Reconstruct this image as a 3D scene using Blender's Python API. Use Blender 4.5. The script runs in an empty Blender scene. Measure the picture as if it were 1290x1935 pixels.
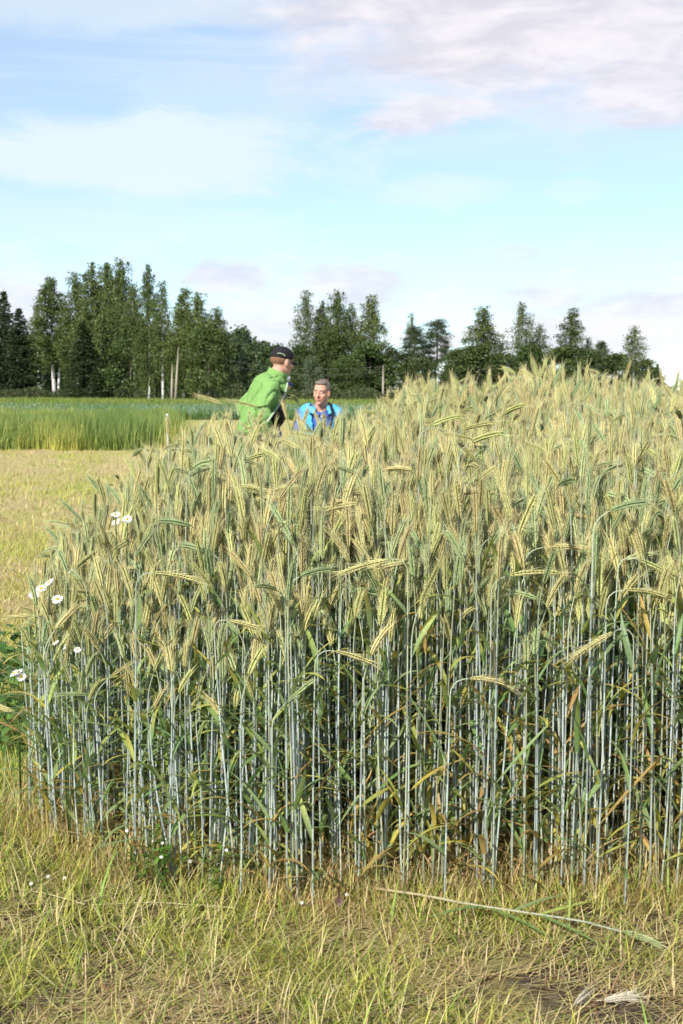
import bpy, bmesh, math, random
import numpy as np
from mathutils import Vector, Matrix, Euler
R = math.radians
rng = np.random.default_rng(11)
random.seed(5)
scene = bpy.context.scene
col = scene.collection

# ------------------------------------------------------------------ camera
F_PX, W_PX, H_PX, HORIZON, EYE = 2400.0, 1290.0, 1935.0, 740.0, 1.4
PITCH = math.atan((H_PX / 2 - HORIZON) / F_PX)
cam_data = bpy.data.cameras.new('camera')
cam_data.sensor_fit = 'VERTICAL'; cam_data.sensor_height = 24.0
cam_data.lens = 24.0 * F_PX / H_PX
cam_data.clip_start = 0.05; cam_data.clip_end = 6000
cam_data.dof.use_dof = True; cam_data.dof.focus_distance = 4.6; cam_data.dof.aperture_fstop = 6.3
cam = bpy.data.objects.new('camera', cam_data); col.objects.link(cam)
cam.location = (0, 0, EYE); cam.rotation_euler = (R(90) - PITCH, 0, 0)
scene.camera = cam

# ------------------------------------------------------------------ sky, sun, exposure
SUN_DIR = Vector((-0.42, -0.85, 0.62)).normalized()
sun_el = math.asin(SUN_DIR.z); sun_az = math.atan2(SUN_DIR.x, SUN_DIR.y)
world = bpy.data.worlds.new('World'); scene.world = world; world.use_nodes = True
nt = world.node_tree; nt.nodes.clear(); N = nt.nodes.new; L = nt.links.new
sky = N('ShaderNodeTexSky'); sky.sky_type = 'NISHITA'; sky.sun_disc = False
sky.sun_elevation = sun_el; sky.sun_rotation = sun_az
sky.air_density = 0.8; sky.dust_density = 0.1; sky.ozone_density = 2.0; sky.altitude = 100
def vmath(op, a, b=None):
    n = N('ShaderNodeVectorMath'); n.operation = op
    for i, v in enumerate((a, b)):
        if v is None: continue
        if isinstance(v, tuple): n.inputs[i].default_value = v
        else: L(v, n.inputs[i])
    return n
def wm(op, a, b=None, c=None, clamp=False, tree=None):
    n = (tree or nt).nodes.new('ShaderNodeMath'); n.operation = op; n.use_clamp = clamp
    for i, v in enumerate((a, b, c)):
        if v is None: continue
        if isinstance(v, (int, float)): n.inputs[i].default_value = v
        else: (tree or nt).links.new(v, n.inputs[i])
    return n.outputs[0]
def ramp01(v, lo, hi):
    n = N('ShaderNodeMapRange'); n.interpolation_type = 'SMOOTHSTEP'
    n.inputs['From Min'].default_value = lo; n.inputs['From Max'].default_value = hi
    L(v, n.inputs['Value']); return n.outputs[0]
tc = N('ShaderNodeTexCoord')
sep = N('ShaderNodeSeparateXYZ'); L(tc.outputs['Generated'], sep.inputs[0])
dx, dy, dz = sep.outputs
az = wm('ARCTAN2', dx, dy)                     # 0 straight ahead, + to the right
el = wm('ARCSINE', dz)
def noise(scale, sx, sz, detail=6, rough=0.55, off=0.0, dist=0.0):
    c = N('ShaderNodeCombineXYZ')
    # wrap the azimuth on a circle so that the sky has no seam
    L(wm('MULTIPLY', wm('SINE', az), sx), c.inputs[0]); L(wm('MULTIPLY', wm('COSINE', az), sx), c.inputs[1])
    L(wm('ADD', wm('MULTIPLY', el, sz), off), c.inputs[2])
    t = N('ShaderNodeTexNoise'); t.inputs['Scale'].default_value = scale
    t.inputs['Detail'].default_value = detail; t.inputs['Roughness'].default_value = rough
    t.inputs['Distortion'].default_value = dist
    L(c.outputs[0], t.inputs['Vector']); return t.outputs['Fac']
def bank(cx, cy, rx, ry, wob=0.5, power=1.0):  # a cloud bank standing in the sky at an azimuth / elevation (degrees)
    a = wm('DIVIDE', wm('SUBTRACT', az, R(cx)), R(rx)); b = wm('DIVIDE', wm('SUBTRACT', el, R(cy)), R(ry))
    d = wm('SQRT', wm('ADD', wm('MULTIPLY', a, a), wm('MULTIPLY', b, b)))
    d = wm('ADD', d, wm('MULTIPLY', wm('SUBTRACT', n_edge, 0.5), -wob * 4))
    return wm('MULTIPLY', ramp01(d, 1.25, 0.50), power)
n_edge = noise(1.0, 9.0, 26.0, 10, 0.64, 3.1, 0.5)
n_str = noise(1.0, 3.0, 30.0, 6, 0.55, 7.7, 0.6)
n_low = noise(1.0, 15.0, 46.0, 10, 0.62, 1.3, 0.35)
# thin bright cirrus streaks everywhere, denser where the photograph has them
cir = wm('MULTIPLY', ramp01(n_str, 0.42, 0.85), 0.7)
for args in ((-8.5, 10.1, 9.5, 1.9, .55, .95), (-11, 17.0, 11, 2.2, .5, .6), (-9, 7.2, 7, 1.1, .6, .45), (4.3, 8.7, 2.6, .8, .5, .6), (10.3, 8.6, 1.2, .5, .5, .4), (9.5, 11.8, 3.6, 1.0, .6, .55), (-5, 12.6, 5, 1.6, .6, .35)):
    cir = wm('MAXIMUM', cir, bank(*args))
# grey-lavender heavier cloud
cum = wm('MULTIPLY', ramp01(n_low, 0.49, 0.63), ramp01(el, R(8), R(2.5)))
for args in ((9.6, 16.9, 14.5, 5.4, .36, 1.0), (4.0, 12.1, 3.2, 1.05, .6, .9), (14.0, 13.2, 5.0, 2.0, .5, .95), (7.9, 6.0, 1.9, .62, .5, .5), (-5.0, 4.9, 2.2, 1.0, .5, .8), (0.4, 4.6, 2.6, 1.2, .5, .8), (-14.3, 3.8, 3.0, 1.4, .5, .8), (12, 2.8, 6.0, 1.7, .5, .85), (-2.5, 2.8, 4, 1.4, .5, .8), (9, 4.0, 2.6, .9, .5, .8), (30, 20, 16, 7, .5, .9), (-38, 22, 14, 6, .5, .8), (-60, 12, 16, 5, .5, .8), (55, 10, 16, 5, .5, .8)):
    cum = wm('MAXIMUM', cum, bank(*args))
skycol = N('ShaderNodeMix'); skycol.data_type = 'RGBA'; skycol.blend_type = 'MULTIPLY'; skycol.inputs[0].default_value = 1.0
L(sky.outputs[0], skycol.inputs[6]); skycol.inputs[7].default_value = (0.86, 0.96, 1.0, 1)
bg_sky = N('ShaderNodeBackground'); bg_sky.inputs[1].default_value = 0.12; L(skycol.outputs[2], bg_sky.inputs[0])
bg_cir = N('ShaderNodeBackground'); bg_cir.inputs[0].default_value = (0.87, 0.97, 1.0, 1); bg_cir.inputs[1].default_value = 0.64
bg_cum = N('ShaderNodeBackground'); bg_cum.inputs[1].default_value = 0.57
shade = N('ShaderNodeMix'); shade.data_type = 'RGBA'; L(ramp01(n_low, 0.36, 0.66), shade.inputs[0])
shade.inputs[6].default_value = (0.86, 0.83, 0.92, 1); shade.inputs[7].default_value = (1.10, 1.04, 1.08, 1)
L(shade.outputs[2], bg_cum.inputs[0])
m1 = N('ShaderNodeMixShader'); L(wm('ADD', wm('MULTIPLY', cir, 0.54), 0.35), m1.inputs[0]); L(bg_sky.outputs[0], m1.inputs[1]); L(bg_cir.outputs[0], m1.inputs[2])
m2 = N('ShaderNodeMixShader'); L(wm('MULTIPLY', cum, 0.92), m2.inputs[0]); L(m1.outputs[0], m2.inputs[1]); L(bg_cum.outputs[0], m2.inputs[2])
out = N('ShaderNodeOutputWorld'); L(m2.outputs[0], out.inputs[0])

sun_data = bpy.data.lights.new('sun', 'SUN'); sun_data.energy = 3.9; sun_data.angle = R(0.53); sun_data.color = (1.0, 0.95, 0.86)
sun = bpy.data.objects.new('sun', sun_data); col.objects.link(sun)
sun.rotation_euler = (-SUN_DIR).to_track_quat('-Z', 'Y').to_euler(); sun.location = SUN_DIR * 60
vs = scene.view_settings
vs.view_transform = 'Standard'; vs.look = 'None'; vs.exposure = 0.66; vs.gamma = 1.0; vs.use_curve_mapping = False
scene.cycles.max_bounces = 6; scene.cycles.diffuse_bounces = 4; scene.cycles.transmission_bounces = 3
scene.cycles.use_denoising = True; scene.cycles.use_adaptive_sampling = True; scene.cycles.adaptive_threshold = 0.03; scene.cycles.adaptive_min_samples = 12

# ------------------------------------------------------------------ helpers
CAM_M = Euler((R(90) - PITCH, 0, 0)).to_matrix()
def ray(px, py): return CAM_M @ Vector((px - W_PX / 2, H_PX / 2 - py, -F_PX))
def at(px, py, Y):
    d = ray(px, py); return Vector((0, 0, EYE)) + d * (Y / d.y)
def ground_pt(px, py):
    d = ray(px, py); return Vector((0, 0, EYE)) + d * (-EYE / d.z)
def tag(o, label=None, cat=None, group=None, kind=None):
    if label: o['label'] = label
    if cat: o['category'] = cat
    if group: o['group'] = group
    if kind: o['kind'] = kind
    return o
def empty(name, loc=(0, 0, 0), rz=0.0):
    o = bpy.data.objects.new(name, None); o.empty_display_size = 0.05
    o.location = loc; o.rotation_euler = (0, 0, rz); col.objects.link(o); return o
def mesh_np(name, verts, tris, cols=None, mat=None, smooth=False):
    verts = np.asarray(verts, np.float32); tris = np.asarray(tris, np.int32)
    me = bpy.data.meshes.new(name)
    me.vertices.add(len(verts)); me.vertices.foreach_set('co', verts.ravel())
    k = tris.shape[1]
    me.loops.add(tris.size); me.loops.foreach_set('vertex_index', tris.ravel())
    me.polygons.add(len(tris)); me.polygons.foreach_set('loop_start', np.arange(0, tris.size, k, dtype=np.int32))
    if smooth: me.polygons.foreach_set('use_smooth', np.ones(len(tris), bool))
    if cols is not None:
        a = me.color_attributes.new('Col', 'FLOAT_COLOR', 'POINT')
        c = np.ones((len(verts), 4), np.float32); c[:, :3] = cols; a.data.foreach_set('color', c.ravel())
    me.update(calc_edges=True); me.validate()
    if mat: me.materials.append(mat)
    return me
def link(name, me, parent=None, loc=None):
    o = bpy.data.objects.new(name, me); col.objects.link(o)
    if parent: o.parent = parent
    if loc is not None: o.location = loc
    return o
class MB:
    """collects triangles with a colour for each vertex"""
    def __init__(s): s.v, s.f, s.c, s.n = [], [], [], 0
    def add(s, v, f, c):
        v = np.asarray(v, float); f = np.asarray(f, int); c = np.asarray(c, float)
        if c.ndim == 1: c = np.tile(c, (len(v), 1))
        s.v.append(v); s.f.append(f + s.n); s.c.append(c); s.n += len(v)
    def tube(s, pts, rad, c, sides=5, cap=True):
        pts = np.asarray(pts, float); n = len(pts); rad = np.broadcast_to(np.asarray(rad, float), (n,))
        t = np.gradient(pts, axis=0); t /= np.linalg.norm(t, axis=1)[:, None] + 1e-9
        ref = np.array([0., 1, 0]) if abs(t[0][1]) < .9 else np.array([1., 0, 0])
        a = np.cross(t, ref); a /= np.linalg.norm(a, axis=1)[:, None] + 1e-9; b = np.cross(t, a)
        th = np.arange(sides) * 2 * math.pi / sides
        v = (pts[:, None] + (a[:, None] * np.cos(th)[None, :, None] + b[:, None] * np.sin(th)[None, :, None]) * rad[:, None, None]).reshape(-1, 3)
        f = []
        for i in range(n - 1):
            for j in range(sides):
                p, q = i * sides + j, i * sides + (j + 1) % sides
                f += [(p, p + sides, q), (q, p + sides, q + sides)]
        if cap:
            for base in (0, (n - 1) * sides):
                f += [(base, base + j, base + j + 1) for j in range(1, sides - 1)]
        c = np.asarray(c, float)
        c = np.repeat(c, sides, axis=0) if c.ndim == 2 else c
        s.add(v, f, c)
    def spindle(s, p, d, u, w, ln, ru, rw, c0, c1):
        """a grain: pointed body from p along d with cross axes u, w"""
        prof = ((0, .25), (.35, 1.0), (.72, .72), (1, 0.0))
        v, cc = [], []
        for t, r in prof[:-1]:
            for ca, sa in ((1, 0), (0, 1), (-1, 0), (0, -1)):
                v.append(p + d * ln * t + u * ru * r * ca + w * rw * r * sa); cc.append(c0 * (1 - t) + c1 * t)
        v.append(p + d * ln); cc.append(c1)
        f = []
        for i in range(2):
            for j in range(4):
                a, b = i * 4 + j, i * 4 + (j + 1) % 4
                f += [(a, a + 4, b), (b, a + 4, b + 4)]
        f += [(8 + j, 12, 8 + (j + 1) % 4) for j in range(4)]
        s.add(v, f, cc)
    def arrays(s): return np.concatenate(s.v), np.concatenate(s.f), np.concatenate(s.c)
    def mesh(s, name, mat=None, smooth=False):
        v, f, c = s.arrays(); return mesh_np(name, v, f, c, mat, smooth)
def vnoise(x, y, seed=0):
    """smooth value noise on arrays, 0..1"""
    x = np.asarray(x, float); y = np.asarray(y, float)
    xi, yi = np.floor(x), np.floor(y); fx, fy = x - xi, y - yi
    fx = fx * fx * (3 - 2 * fx); fy = fy * fy * (3 - 2 * fy)
    def h(a, b):
        q = np.sin(a * 127.1 + b * 311.7 + seed * 74.7) * 43758.5453; return q - np.floor(q)
    return (h(xi, yi) * (1 - fx) + h(xi + 1, yi) * fx) * (1 - fy) + (h(xi, yi + 1) * (1 - fx) + h(xi + 1, yi + 1) * fx) * fy
def sstep(x, a, b):
    t = np.clip((np.asarray(x, float) - a) / (b - a), 0, 1); return t * t * (3 - 2 * t)
A = lambda *c: np.array(c, float)

# ------------------------------------------------------------------ materials
def new_mat(name):
    m = bpy.data.materials.new(name); m.use_nodes = True; m.node_tree.nodes.clear(); return m
def plant_mat(name, translucent=0.25, rough=0.55, spread=0.3, hue=0.02, spec=0.3, fine=0.0, finescale=120):
    m = new_mat(name); t = m.node_tree; n = t.nodes.new; l = t.links.new
    a = n('ShaderNodeAttribute'); a.attribute_name = 'Col'
    oi = n('ShaderNodeObjectInfo')
    hsv = n('ShaderNodeHueSaturation')
    mr = n('ShaderNodeMapRange'); mr.inputs[3].default_value = 1 - spread / 2; mr.inputs[4].default_value = 1 + spread / 2
    l(oi.outputs['Random'], mr.inputs[0])
    val = mr.outputs[0]
    if fine:
        g = n('ShaderNodeNewGeometry'); tx = n('ShaderNodeTexNoise'); tx.inputs['Scale'].default_value = finescale; tx.inputs['Detail'].default_value = 3
        l(g.outputs['Position'], tx.inputs['Vector'])
        f2 = n('ShaderNodeMapRange'); f2.inputs[1].default_value = .3; f2.inputs[2].default_value = .7; f2.inputs[3].default_value = 1 - fine; f2.inputs[4].default_value = 1 + fine
        l(tx.outputs['Fac'], f2.inputs[0]); val = wm('MULTIPLY', val, f2.outputs[0], tree=t)
    l(val, hsv.inputs['Value'])
    mh = n('ShaderNodeMapRange'); mh.inputs[3].default_value = .5 - hue; mh.inputs[4].default_value = .5 + hue
    l(wm('FRACT', wm('MULTIPLY', oi.outputs['Random'], 17.31, tree=t), tree=t), mh.inputs[0]); l(mh.outputs[0], hsv.inputs['Hue'])
    l(a.outputs['Color'], hsv.inputs['Color'])
    p = n('ShaderNodeBsdfPrincipled'); p.inputs['Roughness'].default_value = rough; p.inputs['Specular IOR Level'].default_value = spec
    l(hsv.outputs[0], p.inputs['Base Color'])
    o = n('ShaderNodeOutputMaterial')
    if translucent:
        tr = n('ShaderNodeBsdfTranslucent'); l(hsv.outputs[0], tr.inputs[0])
        mx = n('ShaderNodeMixShader'); mx.inputs[0].default_value = translucent
        l(p.outputs[0], mx.inputs[1]); l(tr.outputs[0], mx.inputs[2]); l(mx.outputs[0], o.inputs[0])
    else: l(p.outputs[0], o.inputs[0])
    return m
def solid_mat(name, color, rough=0.7, var=0.12, scale=30, bump=0.0, bscale=200, spec=0.3, sheen=0.0):
    m = new_mat(name); t = m.node_tree; n = t.nodes.new; l = t.links.new
    tcn = n('ShaderNodeTexCoord'); tx = n('ShaderNodeTexNoise'); tx.inputs['Scale'].default_value = scale; tx.inputs['Detail'].default_value = 5
    l(tcn.outputs['Object'], tx.inputs['Vector'])
    mx = n('ShaderNodeMix'); mx.data_type = 'RGBA'
    mx.inputs[6].default_value = (*[c * (1 - var) for c in color], 1); mx.inputs[7].default_value = (*[min(1, c * (1 + var)) for c in color], 1)
    l(tx.outputs['Fac'], mx.inputs[0])
    p = n('ShaderNodeBsdfPrincipled'); l(mx.outputs[2], p.inputs['Base Color']); p.inputs['Roughness'].default_value = rough
    p.inputs['Specular IOR Level'].default_value = spec; p.inputs['Sheen Weight'].default_value = sheen
    if bump:
        t2 = n('ShaderNodeTexNoise'); t2.inputs['Scale'].default_value = bscale; l(tcn.outputs['Object'], t2.inputs['Vector'])
        b = n('ShaderNodeBump'); b.inputs['Strength'].default_value = bump; b.inputs['Distance'].default_value = 0.01; l(t2.outputs['Fac'], b.inputs['Height']); l(b.outputs[0], p.inputs['Normal'])
    o = n('ShaderNodeOutputMaterial'); l(p.outputs[0], o.inputs[0]); return m
M_RYE = plant_mat('rye', 0.12, 0.55, 0.42, 0.009, 0.35, 0.10, 260)
M_LEAF = plant_mat('rye_leaf', 0.36, 0.45, 0.4, 0.02, 0.4, 0.12, 90)
M_GRASS = plant_mat('grass', 0.25, 0.6, 0.0, 0.0, 0.25)
M_TREE = plant_mat('tree_foliage', 0.22, 0.55, 0.3, 0.012, 0.3)
M_STRAW = plant_mat('straw', 0.1, 0.6, 0.2, 0.01, 0.25, .15, 200)

def ground_mat():
    m = new_mat('ground'); t = m.node_tree; n = t.nodes.new; l = t.links.new
    g = n('ShaderNodeNewGeometry'); sp = n('ShaderNodeSeparateXYZ'); l(g.outputs['Position'], sp.inputs[0])
    def nz(sc, det=6, ro=.6, stretch=None):
        x = n('ShaderNodeTexNoise'); x.inputs['Scale'].default_value = sc; x.inputs['Detail'].default_value = det; x.inputs['Roughness'].default_value = ro
        if stretch:
            mp = n('ShaderNodeMapping'); mp.inputs['Scale'].default_value = stretch; l(g.outputs['Position'], mp.inputs['Vector']); l(mp.outputs[0], x.inputs['Vector'])
        else: l(g.outputs['Position'], x.inputs['Vector'])
        return x.outputs['Fac']
    def mr(v, a, b):
        x = n('ShaderNodeMapRange'); x.interpolation_type = 'SMOOTHSTEP'; x.inputs[1].default_value = a; x.inputs[2].default_value = b; l(v, x.inputs[0]); return x.outputs[0]
    def mix(f, a, b):
        x = n('ShaderNodeMix'); x.data_type = 'RGBA'; l(f, x.inputs[0])
        for i, c in ((6, a), (7, b)):
            if isinstance(c, tuple): x.inputs[i].default_value = (*c, 1)
            else: l(c, x.inputs[i])
        return x.outputs[2]
    soil = mix(mr(nz(38, 9, .78), .35, .65), (.055, .038, .028), (.18, .13, .095))
    mulch = mix(mr(nz(55, 6, .7), .35, .65), (.30, .25, .09), (.42, .39, .13))
    near = mix(mr(nz(2.2, 5, .6), .42, .60), soil, mulch)
    straw = mix(mr(nz(1.0, 6, .65, (1.1, .45, 1)), .42, .66), (.56, .45, .21), (.45, .46, .12))
    straw = mix(mr(nz(14, 6, .7), .25, .6), (.38, .31, .13), straw)
    field = mix(mr(nz(.05, 4, .6, (1, .4, 1)), .35, .65), (.14, .20, .04), (.20, .25, .06))
    c = mix(mr(sp.outputs[1], 4.6, 6.0), near, straw)
    c = mix(mr(sp.outputs[1], 96, 101), c, field)
    p = n('ShaderNodeBsdfPrincipled'); l(c, p.inputs['Base Color']); p.inputs['Roughness'].default_value = .95; p.inputs['Specular IOR Level'].default_value = .1
    b = n('ShaderNodeBump'); b.inputs['Strength'].default_value = .8; b.inputs['Distance'].default_value = .03; l(nz(30, 8, .75), b.inputs['Height']); l(b.outputs[0], p.inputs['Normal'])
    o = n('ShaderNodeOutputMaterial'); l(p.outputs[0], o.inputs[0]); return m

# ------------------------------------------------------------------ ground sheet
xs = np.concatenate([np.linspace(-3000, -20, 25), np.linspace(-8, 8, 161), np.linspace(20, 3000, 25)])
ys = np.concatenate([[-3000, -400, -60, -10], np.linspace(1, 13, 121), [16, 20, 26, 34, 45, 60, 80, 100, 130, 170, 240, 400, 800, 1500, 3000]])
gx, gy = np.meshgrid(xs, ys)
def ground_z(x, y):
    near = sstep(x, -8, -7) * sstep(-np.asarray(x), -8, -7) * sstep(y, 1, 1.6) * sstep(-np.asarray(y), -13, -12)
    return near * ((vnoise(x * 3, y * 3, 1) - .5) * .03 + (vnoise(x * 11, y * 11, 2) - .5) * .018)
gv = np.stack([gx.ravel(), gy.ravel(), ground_z(gx, gy).ravel()], 1)
nx = len(xs); ii = np.arange((len(ys) - 1) * nx).reshape(len(ys) - 1, nx)[:, :-1].ravel()
o = link('ground', mesh_np('ground', gv, np.stack([ii, ii + 1, ii + nx + 1, ii + nx], 1), None, ground_mat(), True))
tag(o, kind='structure')
o['label'] = 'mown stubble ground running out to the far green field'

# ------------------------------------------------------------------ blades (grass, stubble, field crops)
def blades(base, az, lean, bend, length, width, c0, c1, K=3):
    """curved tapering strips; arrays of N. lean = first angle from vertical, bend = extra angle towards the tip"""
    n = len(base); u = np.stack([np.cos(az), np.sin(az), 0 * az], 1); side = np.stack([-np.sin(az), np.cos(az), 0 * az], 1)
    p = base.copy(); V = np.zeros((n, 2 * K + 1, 3)); C = np.zeros((n, 2 * K + 1, 3))
    for k in range(K + 1):
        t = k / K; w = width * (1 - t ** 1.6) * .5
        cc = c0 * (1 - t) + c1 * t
        if k < K:
            V[:, 2 * k] = p - side * w[:, None]; V[:, 2 * k + 1] = p + side * w[:, None]; C[:, 2 * k] = C[:, 2 * k + 1] = cc
        else: V[:, 2 * K] = p; C[:, 2 * K] = cc
        ang = lean + bend * (t + .5 / K)
        p = p + (u * np.sin(ang)[:, None] + np.array([0, 0, 1]) * np.cos(ang)[:, None]) * (length / K)[:, None]
        p[:, 2] = np.maximum(p[:, 2], base[:, 2] * .3 + .004)
    f = []
    for k in range(K - 1): a = 2 * k; f += [(a, a + 1, a + 3), (a, a + 3, a + 2)]
    f.append((2 * K - 2, 2 * K - 1, 2 * K))
    f = np.array(f); T = (f[None] + (np.arange(n) * (2 * K + 1))[:, None, None]).reshape(-1, 3)
    return V.reshape(-1, 3), T, C.reshape(-1, 3)
def pick(pal, probs, n):
    pal = np.array(pal); k = rng.choice(len(pal), n, p=np.array(probs) / np.sum(probs))
    return pal[k] * rng.uniform(.8, 1.2, (n, 1)) * rng.uniform(.93, 1.07, (n, 3))
def stuff(name, parts, label, cat, mat=M_GRASS):
    v, f, c, n = [], [], [], 0
    for a, b, d in parts: v.append(a); f.append(b + n); c.append(d); n += len(a)
    o = link(name, mesh_np(name, np.concatenate(v), np.concatenate(f), np.concatenate(c), mat))
    return tag(o, label, cat, kind='stuff')

# outline of the rye plot on the ground, from the photographed feet of the stalks
LE_Y = np.array([3.0, 3.58, 3.70, 4.0, 4.7, 5.6, 7.0, 8.5, 10.6]); LE_X = np.array([-.5, -.52, -.82, -1.02, -1.12, -1.28, -1.45, -1.6, -1.72])
FR_X = np.array([-1.2, -.9, -.62, -.42, -.20, .1, .45, .8, 1.2, 4.0]); FR_Y = np.array([4.10, 3.76, 3.46, 3.50, 3.34, 3.42, 3.38, 3.40, 3.36, 3.28])
def in_rye(x, y):
    back = np.where(x > .45, 11.2, 10.1)
    return (x > np.interp(y, LE_Y, LE_X)) & (y > np.interp(x, FR_X, FR_Y)) & (y < back) & (x < 3.9)
def soil_amt(x, y):
    """bare soil showing at two worn places in the front"""
    c = [ground_pt(1000, 1890), ground_pt(1120, 1925), ground_pt(70, 1895), ground_pt(960, 1830)]
    r = [(.12, .10), (.20, .08), (.09, .06), (.09, .05)]
    s = 0 * x
    for p, q in zip(c, r):
        d = np.sqrt(((x - p.x) / q[0]) ** 2 + ((y - p.y) / q[1]) ** 2) + (vnoise(x * 14, y * 14, 4) - .5) * .9
        s = np.maximum(s, sstep(-d, -1.15, -.6))
    return s
GREEN, YGREEN, STRAW, TAN, BROWN = A(.26, .34, .05), A(.50, .48, .10), A(.64, .53, .27), A(.52, .37, .18), A(.32, .19, .10)
def front_grass():
    parts = []
    n = 88000
    x = rng.uniform(-2.1, 2.1, n); y = rng.uniform(2.2, 4.9, n)
    keep = ~in_rye(x, y - .16) & (np.abs(x) < .12 + .36 * y)
    x, y = x[keep], y[keep]
    g = ((vnoise(x * 2.3, y * 2.8, 9) * .65 + vnoise(x * 7, y * 7, 10) * .35) - .5) * 1.6 + .54
    g = g + sstep(y, 2.65, 3.25) * .30 - .06 + sstep(-x, .5, 1.1) * sstep(y, 3.3, 3.9) * .25
    so = soil_amt(x, y)
    keep = rng.random(len(x)) > so * .80; x, y, g, so = x[keep], y[keep], g[keep], so[keep]
    m = len(x); gr = rng.random(m) < sstep(g, .30, .70) * .85 + .06
    z = ground_z(x, y) - .005
    base = np.stack([x, y, z], 1); az = rng.uniform(0, 2 * math.pi, m)
    # standing green blades
    i = np.where(gr)[0]; k = len(i)
    cl = rng.random(k) < .55; cell = .085; hx, hy = np.floor(x[i] / cell), np.floor(y[i] / cell); fr1 = np.sin(hx * 12.99 + hy * 78.2) * 43758.5; fr2 = np.sin(hx * 39.3 + hy * 11.1) * 24634.6
    ccx, ccy = (hx + fr1 - np.floor(fr1)) * cell, (hy + fr2 - np.floor(fr2)) * cell; okc = cl & ~in_rye(ccx, ccy - .16)
    base[i, 0] = np.where(okc, ccx + rng.normal(0, .013, k), base[i, 0]); base[i, 1] = np.where(okc, ccy + rng.normal(0, .013, k), base[i, 1])
    az[i] = np.where(okc, (fr1 - np.floor(fr1)) * 6.28 + rng.normal(0, 1.1, k), az[i])
    c = pick([GREEN, YGREEN, A(.24, .31, .05), STRAW], [.16, .44, .14, .26], k)
    tall = 1 + sstep(-x[i], .45, 1.0) * sstep(y[i], 3.5, 4.1) * .5
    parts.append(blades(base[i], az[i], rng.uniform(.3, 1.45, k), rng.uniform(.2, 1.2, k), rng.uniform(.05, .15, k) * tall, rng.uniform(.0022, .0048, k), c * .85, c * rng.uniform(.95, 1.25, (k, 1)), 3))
    # dead straw, mostly lying
    i = np.where(~gr)[0]; k = len(i)
    c = pick([STRAW, TAN, BROWN, A(.50, .45, .16)], [.36, .24, .10, .30], k)
    b2 = base[i].copy(); b2[:, 2] += rng.uniform(.003, .022, k)
    az2 = np.where(rng.random(k) < .5, rng.normal(.35, .5, k) + math.pi * rng.integers(0, 2, k), az[i])
    parts.append(blades(b2, az2, rng.normal(1.42, .22, k), rng.uniform(-.2, .3, k), rng.uniform(.03, .15, k), rng.uniform(.0016, .0036, k), c, c * 1.1, 2))
    # cut stubs standing up
    k = 2600; x = rng.uniform(-1.3, 1.6, k); y = rng.uniform(2.5, 3.5, k); kk = ~in_rye(x, y - .1) & (soil_amt(x, y) < .6); x, y = x[kk], y[kk]; k = len(x)
    c = pick([STRAW, TAN, A(.42, .22, .14)], [.6, .34, .06], k)
    parts.append(blades(np.stack([x, y, ground_z(x, y)], 1), rng.uniform(0, 6.28, k), rng.uniform(0, .5, k), rng.uniform(0, .2, k), rng.uniform(.02, .06, k), rng.uniform(.003, .0045, k), c, c, 2))
    # tangle of thin dry and green grass at the foot of the stalks
    k = 9500; x = rng.uniform(-1.25, 1.9, k); k_ = rng.random(k) < sstep(vnoise(x * 9, 0 * x, 71), .15, .75); x = x[k_]; k = len(x); y = np.interp(x, FR_X, FR_Y) + np.abs(rng.normal(0, .13, k)) - .05 - .12 * rng.random(k) ** 2
    c = pick([STRAW, TAN, A(.50, .30, .11), YGREEN, A(.26, .34, .06)], [.22, .2, .16, .24, .18], k)
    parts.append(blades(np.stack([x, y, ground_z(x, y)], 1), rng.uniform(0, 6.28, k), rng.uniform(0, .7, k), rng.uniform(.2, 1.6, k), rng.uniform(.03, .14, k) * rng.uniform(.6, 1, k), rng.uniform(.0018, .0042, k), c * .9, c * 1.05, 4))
    k = 9000; x = rng.uniform(-1.1, 1.9, k); y = np.interp(x, FR_X, FR_Y) + rng.random(k) * .45; c = pick([STRAW, TAN, A(.54, .35, .13), A(.50, .42, .15), A(.38, .42, .13)], [.26, .2, .14, .2, .2], k)
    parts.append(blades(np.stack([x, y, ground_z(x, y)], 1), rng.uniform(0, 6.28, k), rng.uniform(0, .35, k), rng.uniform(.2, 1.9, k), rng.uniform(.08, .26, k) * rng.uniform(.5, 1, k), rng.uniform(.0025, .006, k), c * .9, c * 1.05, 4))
    # a few broad long green blades
    k = 60; x = rng.uniform(-1.3, 1.3, k); y = rng.uniform(2.5, 3.7, k); c = pick([A(.24, .36, .07), A(.34, .44, .10)], [.5, .5], k)
    parts.append(blades(np.stack([x, y, ground_z(x, y)], 1), rng.uniform(0, 6.28, k), rng.uniform(.1, .6, k), rng.uniform(.2, 1.2, k), rng.uniform(.10, .22, k), rng.uniform(.005, .009, k), c * .9, c * 1.1, 5))
    return parts
stuff('grass', front_grass(), 'yellow-green grass and dead straw trampled in front of the rye', 'grass')

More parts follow.
